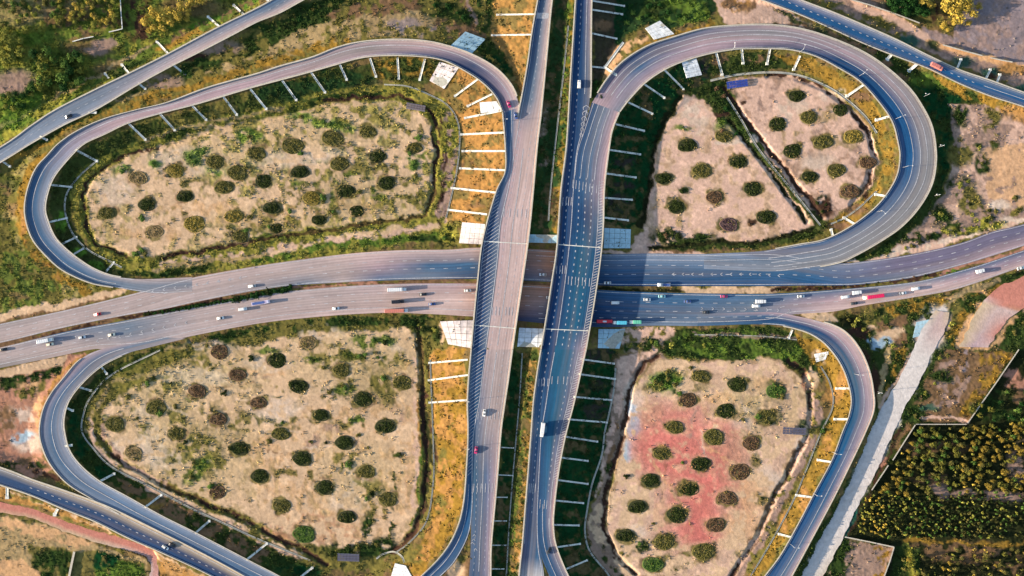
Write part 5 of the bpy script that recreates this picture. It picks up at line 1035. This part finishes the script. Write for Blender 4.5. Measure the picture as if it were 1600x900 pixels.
FB = [('loose green bush in the upper left field', 'loose bushes in the upper left field', "190,267;240,257;296,246;304,252;645,262;650,274;648,254;392,215;505,190;515,193;470,183;222,342;316,238;562,300;505,308;520,330;505,316;385,360;452,330;420,355;392,338;222,392;228,398;212,396;640,240;655,215;470,240;384,262", ('green', 'olive', 'green')),
      ('loose dark bush in the upper right field', 'loose bushes in the upper right field', "1042,368;1052,364;1035,374;1060,370;1066,298;1128,205;1150,208;1120,138;1130,150;1108,140;1290,320;1284,330;1278,316;1172,350;1345,300;1350,258;1135,170", ('dark', 'deep', 'brown')),
      ('loose olive bush in the lower left field', 'loose bushes in the lower left field', "274,634;626,710;560,556;572,554;590,560;600,535;582,532;490,563;505,575;540,607;535,603;515,612;455,600;300,745;310,730;318,720;302,722;330,760;250,645;230,600;240,590;600,590;545,727;575,700;560,680;576,822;590,852;560,858;545,852;580,770;572,780;486,690;510,692;440,660;420,690;360,700;266,600;200,620;215,655;392,560;620,600;350,615;290,690", ('olive', 'dark', 'green')),
      ('loose bush in the lower right field', 'loose bushes in the lower right field', "1032,600;1045,592;1038,608;1025,596;1055,602;1062,615;1210,600;1222,620;1185,650;1205,660;1290,665;1284,672;1190,778;1182,720;1022,818;978,745;1066,722;1000,850;1045,580;1080,575;1160,655", ('green', 'olive', 'dark')),
      ('rough bush on stony ground beyond the upper right loop', 'bushes right of the upper right loop', "1500,290;1512,284;1535,255;1538,265;1550,340;1540,346;1495,358;1480,362;1470,335;1530,230;1500,180;1545,330;1555,330;1510,365;1452,372;1438,378;1425,384;1415,388;1515,320;1520,335;1590,330;1585,310", ('olive', 'ygreen', 'dark')),
      ('rough bush near the abutment slopes of the bridges', 'bushes near the bridge abutments', "702,366;694,372;708,374;704,358;680,515;684,526;655,508;662,515;1018,534;1026,538;985,540;1050,538;1062,528;1080,530;1100,540", ('ygreen', 'dark', 'green')),
      ('rough bush in the scrub above the concrete road', 'scrub bushes at lower right', "1325,500;1335,508;1340,500;1350,515;1360,525;1400,488;1420,482;1440,488;1395,540;1410,535;1470,590;1460,600;1445,615;1468,560;1480,555;1430,650;1480,520;1488,505;1585,520;1600,505", ('olive', 'dark', 'ygreen')),
      ('dark bush on low ground above the upper left loop', 'bushes north of the upper left loop', "690,15;702,10;715,22;725,28;735,20;680,10;490,14;500,10;445,44;460,38;470,30;770,95;780,102;790,112;755,85;765,90;300,112;315,106;288,114", ('dark', 'deep', 'olive')),
      ('green shrub on the bank above the upper right loop', 'shrubs above the upper right loop', "980,35;990,20;1000,30;1015,10;1030,8;1045,20;1060,25;1080,18;1092,12;1070,30;1012,24;985,10;1100,24;935,140;930,130;940,150", ('green', 'deep'))]
for lb, gp, s, ks in FB:
    for q in s.split(';'):
        x, y = [float(v) for v in q.split(',')]; bush(x + random.uniform(-1, 1), y + random.uniform(-1, 1), random.uniform(3.5, 7), random.choice(ks), lb, gp)
# dirt heaps / bushes along the verge of R3, R5
# --- plantation on the right
def inpoly(x, y, q):
    r_ = False
    for i in range(len(q)):
        (xa, ya), (xb, yb) = q[i], q[(i + 1) % len(q)]
        if (ya > y) != (yb > y) and x < (xb - xa) * (y - ya) / (yb - ya) + xa: r_ = not r_
    return r_
PL1 = [(1434, 668), (1514, 667), (1560, 640), (1640, 600), (1640, 770), (1350, 770), (1372, 768), (1395, 728)]
PL2 = [(1350, 772), (1640, 772), (1640, 842), (1400, 842), (1338, 832)]
PL3 = [(1410, 858), (1640, 852), (1640, 930), (1400, 930)]
cand = []
for yy in np.arange(664, 770, 7.4):
    for xx in np.arange(1340, 1640, 10):
        x = xx + random.uniform(-5.5, 5.5) + (int(yy / 7.4) % 2) * 5; y = yy + random.uniform(-3.4, 3.4) + 3 * math.sin(xx * .05)
        if inpoly(x, y, PL1) and not (1452 < x < 1480 and 756 < y < 778) and not (x > 1575 and 715 < y < 740 and random.random() < .6) and random.random() < .93:
            g0 = 'gold' if (x < 1425 or x > 1500) and random.random() < .7 else random.choice(['ygreen', 'green', 'olive', 'ygreen'])
            cand.append((x, y, random.uniform(3.5, 6.4), g0, 1, yy))
for yy in np.arange(774, 842, 6.2):
    for xx in np.arange(1338, 1640, 7.0):
        x = xx + random.uniform(-3, 3); y = yy + random.uniform(-2.6, 2.6) + 2 * math.sin(xx * .07)
        if inpoly(x, y, PL2) and not (x > 1575 and random.random() < .5): cand.append((x, y, random.uniform(2.3, 4.4), random.choice(['green', 'olive', 'ygreen', 'dark']) if x > 1385 else random.choice(['gold', 'ygreen']), 2, yy))
for yy in np.arange(857, 915, 8.0):
    for xx in np.arange(1400, 1640, 10):
        x = xx + random.uniform(-4, 4); y = yy + random.uniform(-3, 3)
        if inpoly(x, y, PL3) and random.random() < .62: cand.append((x, y, random.uniform(3, 5.5), random.choice(['gold', 'olive', 'ygreen', 'olive']), 3, yy))
for q in "1515,640;1530,632;1545,640;1560,628;1575,650;1585,640;1550,655;1570,612;1595,655;1592,630;1528,648;1600,612".split(';'):
    x, y = [float(v) for v in q.split(',')]; cand.append((x, y, random.uniform(5, 8), random.choice(['green', 'deep', 'ygreen']), 4, 0))
cand.sort(key=lambda c: -c[2])
PLT = {}
for kind in ('gold', 'ygreen', 'green', 'olive', 'dark', 'deep'):
    for v in range(3):
        V, F, c = crown(260, 3.1, 2.5, 2.0, .36, *[q_ * (.52 if kind in ('gold', 'ygreen') else 1) for q_ in LK[kind]], seed=hash_(kind) + v + 500); V[:, 2] += 3.6
        b = MB(); b.tube((0, 0, -.3), (0, 0, 3.4), .25, .14, 6); nb = len(b.v)
        PLT[kind, v] = (mk('crown', V, F, M_foil, col=c), b.mesh('trunk', M_bark))
LBP = {1: 'leafy yellow-green tree in the walled plantation at the right edge', 2: 'small tree in the close rows of the lower plantation at right', 3: 'scattered tree on the brown ground in the bottom right corner', 4: 'dense green tree beside the diagonal plantation wall at right'}
rest = []
for n, (x, y, r_, k, zone, row_) in enumerate(cand):
    v = random.randrange(3)
    if n < 285:
        o = obj('plantation_tree', None, None, P(x, y, hgt(x, y)), random.uniform(-.5, .5)); obj('crown', PLT[k, v][0], o); obj('trunk', PLT[k, v][1], o); s = r_ * S / 3.0; o.scale = (s, s * .9, s); tag(o, LBP[zone], 'tree', {1: 'trees of the upper plantation', 2: 'trees of the lower plantation', 3: 'trees in the bottom right corner', 4: 'trees by the plantation wall'}[zone]); o['row'] = float(row_); o['tint'] = {'gold': 'golden', 'ygreen': 'yellow-green', 'green': 'green', 'olive': 'olive', 'dark': 'dark green', 'deep': 'deep green'}[k]
    else: rest.append((x, y, r_, k))
Vs, Fs, Cs_, nb = [], [], [], 0
for x, y, r_, k in rest:
    V, F, c = crown(34, 3.0, 2.5, 2.0, .9, *LK[k], seed=int(x * 7 + y)); s = r_ * S / 3; V[:, 2] += 2.6; V = V * s + np.array(P(x, y, hgt(x, y))); Vs.append(V); Fs.append(F + nb); Cs_.append(c); nb += len(V)
if Vs: tag(obj('plantation_trees', mk('plantation_trees', np.vstack(Vs), np.vstack(Fs), M_foil, col=np.vstack(Cs_))), 'mass of small dark green plantation trees in close rows at lower right', 'trees', kind='stuff')

# --- grass tufts and scrub over all vegetated ground
def scrub(n):
    x = rng.uniform(-20, 1620, n * 3); y = rng.uniform(-20, 920, n * 3)
    d = bil(G[..., 4], x, y, gx, gy); m = bil(MSK.astype(float), x, y, gx, gy)
    for k_ in (-2.5, 2.5): m = np.maximum(m, bil(MSK.astype(float), x + k_, y, gx, gy)); m = np.maximum(m, bil(MSK.astype(float), x, y + k_, gx, gy))
    nn = fbm(x, y, 14, 91, 2)
    keep = (rng.random(n * 3) < np.clip(d, 0, 1) ** 1.25 * .95 * sstep(nn, .25, .6)) & (m < .05)
    keep &= ~((x > 725) & (x < 948) & (y > 345) & (y < 552)); x, y = x[keep][:n], y[keep][:n]; n = len(x)
    z = bil(H, x, y, gx, gy); base = Pn(x, y, z); k = 4
    cr = bil(G[..., 0], x, y, gx, gy); cg = bil(G[..., 1], x, y, gx, gy); cb = bil(G[..., 2], x, y, gx, gy); gc = np.stack([cr, cg, cb], 1)
    tone = rng.random((n, 1)); c = gc * (.6 + .65 * tone) * np.array([1.0, 1.03, .85])
    P0 = np.repeat(base, k, 0) + rng.normal(0, 1, (n * k, 3)) * np.array([.7, .7, .12]); sz = rng.uniform(.3, .75, (n * k, 1))
    nr = rng.normal(0, 1, (n * k, 3)); nr[:, 2] = np.abs(nr[:, 2]) + .5; nr /= np.linalg.norm(nr, axis=1)[:, None]
    t1 = np.cross(nr, rng.normal(0, 1, (n * k, 3))); t1 /= np.linalg.norm(t1, axis=1)[:, None]; t2 = np.cross(nr, t1); P0[:, 2] += .25
    V = np.stack([P0 - t1 * sz, P0 + t2 * sz * .8, P0 + t1 * sz, P0 - t2 * sz * .8], 1).reshape(-1, 3)
    return V, np.arange(n * k * 4).reshape(-1, 4), np.repeat(np.repeat(c, k, 0), 4, 0)
V, F, c = scrub(42000)
tag(obj('scrub_grass', mk('scrub_grass', V, F, M_foil, col=c)), 'rough grass and low scrub covering banks, verges and waste ground', 'grass', kind='stuff')

# ------------------------------------------------------------------ solar arrays
def solar(x, y, wpx, hpx, ang, label, col_m):
    e = obj('solar_array', None, loc=P(x, y, hgt(x, y)), rz=R(ang)); tag(e, label, 'solar panels')
    w, h = wpx * S, hpx * S; nx, ny = 7, 3; fr = MB()
    fr.box(-w / 2, w / 2, -h / 2, -h / 2 + .12, 1.15, 1.27); fr.box(-w / 2, w / 2, h / 2 - .12, h / 2, 1.85, 1.97)
    for k in range(5):
        xx = -w / 2 + .3 + k * (w - .6) / 4; fr.tube((xx, -h / 2 + .1, -.8), (xx, -h / 2 + .1, 1.2), .07, n=6); fr.tube((xx, h / 2 - .1, -.8), (xx, h / 2 - .1, 1.9), .07, n=6)
    obj('support_frame', fr.mesh('support_frame', M_steel), e)
    cw, chh = w / nx, h / ny; b = MB(); b.box(-cw / 2 + .07, cw / 2 - .07, -chh / 2 + .08, chh / 2 - .08, 0, .06); me = b.mesh('solar_panel', col_m)
    for i in range(nx):
        for j in range(ny):
            p = obj('solar_panel', me, e, (-w / 2 + (i + .5) * cw, -h / 2 + (j + .5) * chh, 1.32 + .7 * (j + .5) / ny)); p.rotation_euler = (math.atan2(.7, h), 0, 0)
M_cellp = mat('purple_cell', base=(.07, .065, .09), rough=.3, spec=.5)
solar(1151, 132, 33, 11, 8, 'bright blue solar panel array at the top of the upper right field', mat('blue_cell', base=(.025, .045, .22), rough=.3, spec=.5))
solar(650, 168, 30, 9, -10, 'brownish solar panel array at the top right of the upper left field', mat('dusty_cell', base=(.11, .09, .10), rough=.4))
solar(545, 870, 34, 12, -2, 'purple blue solar panel array at the bottom of the lower left field', M_cellp)
solar(1240, 673, 36, 11, -3, 'purple solar panel array at the right of the lower right field', M_cellp)

# ------------------------------------------------------------------ street lamps
def lamp(x, y, dx, dy, label):
    z = hgt(x, y); e = obj('street_lamp', None, loc=P(x, y, z)); tag(e, label, 'street lamp', 'street lamps along the roads')
    b = MB(); b.tube((0, 0, -.5), (0, 0, 9), .14, .08, 8); obj('pole', b.mesh('pole', M_steel, True), e)
    l = math.hypot(dx, dy); ux, uy = dx / l, -dy / l
    b = MB(); b.tube((0, 0, 8.9), (ux * 2.6, uy * 2.6, 9.5), .07, .05, 6); obj('arm', b.mesh('arm', M_steel), e)
    b = MB(); q = Vector((ux * 2.9, uy * 2.9, 9.45)); b.box(q.x - .45, q.x + .45, q.y - .28, q.y + .28, q.z - .1, q.z + .08, .1, .06); obj('lamp_head', b.mesh('lamp_head', M_lamp), e)
for i, (x, y, dx, dy) in enumerate([(1143, 79, 0, -1), (1249, 82, 1, -3), (1342, 119, 2, -2), (1399, 186, 3, -1), (1410, 262, 3, 0), (1370, 331, 2, 2)]):
    lamp(x, y, dx, dy, f"street lamp on the inner edge of the upper right loop, {ORD[i]} clockwise")
for i, (x, y) in enumerate([(1443, 151), (1466, 230), (1460, 306)]): lamp(x, y, -3, 0, f"street lamp on the outer edge of the upper right loop, {ORD[i]} from top")
for i, (x, y) in enumerate([(1371, 612), (1334, 584), (1300, 706), (1270, 770), (1235, 850)]): lamp(x, y, (-1 if i == 0 else 1), 0, f"thin street lamp beside the lower right slip road, {ORD[i]} from the top")
for i, (x, y) in enumerate([(786, 190), (727, 625), (727, 698)]): lamp(x, y, 1, 0, f"thin street lamp at the west edge of the left elevated road, {ORD[i]} from the top")

# ------------------------------------------------------------------ vehicles
PC = {}
def paint(c):
    if c not in PC:
        rgb = {'white': (.62, .61, .6), 'red': (.5, .02, .03), 'black': (.015, .015, .02), 'magenta': (.42, .02, .12), 'silver': (.5, .52, .55), 'cyan': (.08, .38, .5), 'green': (.12, .42, .28), 'salmon': (.45, .15, .12), 'brick': (.5, .17, .12),
               'blue': (.05, .09, .25), 'cream': (.7, .64, .5), 'crimson': (.55, .015, .08), 'lilac': (.55, .5, .62), 'teal': (.25, .5, .52)}[c]
        PC[c] = mat('paint_' + c, base=rgb, rough=.35, spec=.5, noise=.04, nscale=2)
    return PC[c]
VM = {}
def wheel_mesh(r, w):
    k = ('w', r, w)
    if k not in VM:
        b = MB(); n = 12; prof = [(-w / 2, r * .5), (-w / 2, r * .93), (-w * .38, r), (w * .38, r), (w / 2, r * .93), (w / 2, r * .5)]
        b.loft([[(math.cos(2 * math.pi * i / n) * rr, yy, math.sin(2 * math.pi * i / n) * rr) for i in range(n)] for yy, rr in prof]); VM[k] = b.mesh('wheel', M_tyre, True)
    return VM[k]
def sec(x, hw, z0, z1, r=.12): return [(x, -hw, z0), (x, -hw - .02, (z0 + z1) / 2), (x, -hw + r, z1), (x, hw - r, z1), (x, hw + .02, (z0 + z1) / 2), (x, hw, z0)]
def car_parts(c, van=False):
    k = ('car', c, van)
    if k not in VM:
        b = MB(); 
        if van: b.loft([sec(-2.5, .85, .35, 1.5), sec(-2.4, .95, .3, 1.95), sec(1.2, .95, .3, 1.98), sec(1.7, .93, .3, 1.3), sec(2.4, .88, .3, 1.05), sec(2.55, .75, .4, .8)])
        else: b.loft([sec(-2.2, .72, .4, .8), sec(-2.1, .86, .28, .95), sec(-1.3, .9, .25, 1.0), sec(1.0, .9, .25, .96), sec(1.9, .86, .25, .82), sec(2.2, .7, .35, .65)])
        g_ = MB()
        if van: g_.loft([sec(1.1, .84, 1.2, 1.93, .1), sec(1.75, .86, 1.1, 1.28, .1)])
        else: g_.loft([sec(-1.85, .74, .85, .98, .1), sec(-1.1, .78, .85, 1.42, .12), sec(.2, .78, .85, 1.44, .12), sec(1.1, .76, .85, .98, .1)])
        rf = MB()
        if van: rf.box(-2.3, 1.0, -.8, .8, 1.985, 2.06, .1, .08)
        else: rf.box(-1.05, .2, -.68, .68, 1.425, 1.475, .06, .06)
        VM[k] = (b.mesh('body', paint(c)), g_.mesh('window', M_glass), rf.mesh('roof_panel', paint(c)))
    return VM[k]
def place(name, x, y, z, ang, label, cat, sc=1.0):
    e = obj(name, None, loc=P(x, y, z + .06), rz=R(ang)); tag(e, label, cat); e.scale = (sc, sc, sc); return e
def car(x, y, z, ang, c, label, van=False, sc=1.12):
    e = place('van' if van else 'car', x, y, z, ang, label, 'van' if van else 'car', sc); a, g_, rf = car_parts(c, van)
    obj('body', a, e); obj('window', g_, e); obj('roof_panel', rf, e)
    for wx in (-1.4, 1.4):
        for wy in (-.82, .82): obj('wheel', wheel_mesh(.33, .24), e, (wx, wy, .33))
def truck(x, y, z, ang, ln, cab, box, label, kind='truck', hgt_=3.6, flat=False):
    e = place('truck' if kind == 'truck' else 'bus', x, y, z, ang, label, kind, 1.0); h = ln / 2
    if kind == 'bus':
        b = MB(); b.loft([sec(-h, 1.15, .5, 2.9, .2), sec(-h + .3, 1.27, .35, 3.15, .2), sec(h - .4, 1.27, .35, 3.15, .2), sec(h, 1.15, .45, 2.7, .25)]); obj('body', b.mesh('body', paint(box)), e)
        for s in (-1, 1):
            b = MB(); b.box(-h + .8, h - 1, s * 1.29 - .03, s * 1.29 + .03, 1.5, 2.5); obj('window_band', b.mesh('window_band', M_glass), e)
        b = MB(); b.box(h - .05, h + .05, -1.0, 1.0, 1.3, 2.5); obj('windscreen', b.mesh('windscreen', M_glass), e)
        b = MB(); b.box(-1.2, 1.4, -.6, .6, 3.152, 3.38, .1, .1); obj('roof_unit', b.mesh('roof_unit', paint('silver')), e); wh = (-h + 2.2, h - 2.2)
    else:
        b = MB(); b.loft([sec(h - 2.2, 1.15, .5, 2.8, .12), sec(h - .7, 1.18, .5, 2.75, .15), sec(h - .1, 1.1, .5, 1.9, .15), sec(h, 1.05, .6, 1.2, .1)]); obj('cab', b.mesh('cab', paint(cab)), e)
        b = MB(); b.loft([sec(h - .72, 1.0, 1.7, 2.6, .12), sec(h - .06, 1.0, 1.55, 1.85, .1)]); obj('windscreen', b.mesh('windscreen', M_glass), e)
        b = MB(); b.box(-h, h - .4, -.45, .45, .75, 1.0); obj('chassis', b.mesh('chassis', M_tyre), e)
        if flat:
            b = MB(); b.box(-h, h - 2.6, -1.2, 1.2, 1.0, 1.15); b.box(-h, h - 2.6, -1.2, -1.12, 1.15, 1.75); b.box(-h, h - 2.6, 1.12, 1.2, 1.15, 1.75); b.box(h - 2.7, h - 2.6, -1.1, 1.1, 1.15, 2.2); obj('flatbed', b.mesh('flatbed', paint(box)), e)
            b = MB(); b.box(-h + .5, h - 4, -.9, .9, 1.15, 1.9, .2, .2); obj('load', b.mesh('load', paint('blue')), e)
        else:
            b = MB(); b.loft([sec(-h, 1.25, 1.0, hgt_, .06), sec(-h + .1, 1.28, 1.0, hgt_ + .05, .06), sec(h - 2.65, 1.28, 1.0, hgt_ + .05, .06), sec(h - 2.55, 1.25, 1.0, hgt_, .06)]); obj('cargo_box', b.mesh('cargo_box', paint(box)), e)
            for k in range(int(ln / 1.6)):
                xx = -h + .6 + k * 1.5
                if xx < h - 3: b = MB(); b.box(xx, xx + .08, -1.24, 1.24, hgt_ + .052, hgt_ + .11); obj('roof_rib', b.mesh('roof_rib', paint(box)), e)
        wh = (h - 1.3, -h + 1.2, -h + 2.4) if ln < 12 else (h - 1.3, h - 4.2, -h + 1.2, -h + 2.4, -h + 3.6)
    for wx in wh:
        for wy in (-1.08, 1.08): obj('wheel', wheel_mesh(.5, .32), e, (wx, wy, .5))
VEH = """c 153 491 1 192 red|red car on the upper carriageway near the left edge
c 394 447 1 188 white|white car on the upper carriageway beside the end of the dark hedge
c 79 538 1 12 cream|cream car just below the white truck at the far left
c 129 527 1 11 silver|silver car ahead of the white truck at the left, on the lower carriageway
c 175 523 1 10 cream|cream car beside the row of arrows where the lower left loop joins
c 6 546 1 12 black|black car at the very left edge of the lower carriageway
v 380 483 1 9 white|white van just behind the flatbed truck below the dark hedge
c 345 497 1 10 white|white car alone below the hedge, left of the white van
c 525 482 1 6 white|white car alone on the lower carriageway left of the three trucks
c 661 460 1 4 black|small black car right of the long white truck
c 675 475 1 4 blue|dark blue car right of the black truck, near the left bridge
c 731 454 1 2 white|white car about to pass under the left bridge on the lower carriageway
c 859 465 1 0 white|white car seen in the gap between the bridges, lower lanes
c 848 429 1 180 silver|silver car seen in the gap between the bridges, upper lanes
c 949 442 1 180 white|white car on the upper carriageway just east of the right bridge
v 961 473 1 0 white|white van just east of the right bridge on the lower carriageway
c 1011 468 1 0 white|white car in the middle lane above the trucks parked east of the bridge
c 1034 463 1 0 teal|pale teal car near the central reservation east of the right bridge
c 1074 471 1 0 blue|dark blue car alone in the middle of the eastern lower carriageway
c 1131 463 1 0 magenta|dark magenta car beside the sandy reservation east of the bridges
c 1103 488 1 0 black|black car near the slip road arrows on the lower carriageway
v 1181 478 1 1 white|white van left below the white truck above the slip road arrows
c 1251 463 1 3 white|white car with pinkish tint alone above the slip road nose
v 1320 464 1 8 white|white van just left of the long crimson truck
c 1334 474 1 8 black|black car below the crimson truck at the road edge
c 1410 458 1 10 white|white car right of the crimson truck, lower lane
v 1430 451 1 11 white|white van right of the crimson truck, upper lane
c 1594 419 1 15 white|white car at the right edge on the lower carriageway
c 795 163 7 -70 magenta|magenta and white car on the curve of the upper left loop near the merge
c 806 181 7 -75 blue|dark blue car just after the upper left loop joins the left road
c 757 645 7 -98 white|white car on the lower left elevated road
c 744 703 7 -98 magenta|magenta car on the lower left elevated road by the hatching
v 905 132 7 88 white|white van on the upper right elevated road
c 858 860 7 60 black|black car where the bottom right ramp leaves the right elevated road
c 108 182 3 28 black|black car on the diagonal road at top left
c 259 855 3.2 -28 white|white car on the dark blue diagonal road at bottom left
c 269 851 3.2 -28 black|black car next to the white one on the bottom left diagonal road"""
for l in VEH.split('\n'):
    a, lb = l.split('|'); k, x, y, z, an, c = a.split(); car(float(x), float(y), float(z), float(an), c, lb, k == 'v')
truck(73, 532, 1, 11, 10.5, 'white', 'white', 'white box truck on the lower carriageway near the left edge')
truck(408, 473, 1, 9, 13, 'lilac', 'lilac', 'pale lilac flatbed truck below the dark hedge', flat=True)
truck(621, 452.5, 1, 2, 13, 'white', 'white', 'long white truck beside the reservation west of the left bridge')
truck(622, 471.5, 1, 3, 8.5, 'black', 'black', 'black truck between the long white truck and the brick red one')
truck(620, 485.5, 1, 2, 16, 'white', 'brick', 'articulated truck with white cab and brick red trailer at the lower road edge')
truck(1037, 445, 1, 180, 9, 'silver', 'white', 'white flatbed truck on the upper carriageway east of the right bridge', flat=True)
truck(944, 502, 1, 0, 11, 'red', 'red', 'red bus half under the right bridge at the lower road edge', 'bus')
truck(968, 504, 1, 180, 9.5, 'white', 'cyan', 'cyan truck with white cab next to the red bus')
truck(992, 503, 1, 180, 8, 'white', 'green', 'green truck with white cab, last of the three parked east of the bridge')
truck(1188, 471, 1, 1, 7.5, 'white', 'white', 'small white box truck above the slip road arrows', hgt_=2.8)
truck(1338, 457, 1, 8, 6.5, 'white', 'white', 'small white truck above the long crimson truck', hgt_=2.8)
truck(1363, 463.5, 1, 188, 14, 'cream', 'crimson', 'long crimson truck with pale cab at the right of the lower carriageway')
truck(1530, 423.5, 1, 14, 6, 'white', 'white', 'small white truck near the right edge, beside the green bush', hgt_=2.8)
truck(847.5, 671, 7, -97, 10, 'white', 'white', 'white truck on the lower right elevated road')
truck(1462, 105, 3, -26, 9, 'salmon', 'salmon', 'salmon coloured truck on the blue diagonal road at top right', hgt_=3.0)
def xof(o): return o.location.x
for gname in {o['group'] for o in bpy.data.objects if o.get('category') in ('tree', 'bush') and o.get('group')}:
    mem = [o for o in bpy.data.objects if o.get('group') == gname and o.get('category') in ('tree', 'bush')]
    if gname in ('trees of the upper plantation', 'trees of the lower plantation'): continue
    by = {}
    for o in mem: by.setdefault(o['label'], []).append(o)
    for lb, os_ in by.items():
        if len(os_) == 1 or len(os_) > 99: continue
        os_.sort(key=xof)
        for i, o in enumerate(os_): o['label'] = f"{lb}, {ordw(i + 1)} from left"
mem = [o for o in bpy.data.objects if o.get('group') in ('trees of the upper plantation', 'trees of the lower plantation')]
rows = {}
for o in mem: rows.setdefault((o['group'], o['row']), []).append(o)
for gname in {k[0] for k in rows}:
    for ri, k in enumerate(sorted([k for k in rows if k[0] == gname], key=lambda k: k[1])):
        for ci, o in enumerate(sorted(rows[k], key=xof)):
            o['label'] = f"{o['tint']} tree in the {gname.split()[-2]} right plantation, {ordw(ri + 1)} row from its top, {ordw(ci + 1)} from left"
for o in mem: del o['row'], o['tint']
print('objects', len(bpy.data.objects), 'polys', sum(len(m.polygons) for m in bpy.data.meshes))
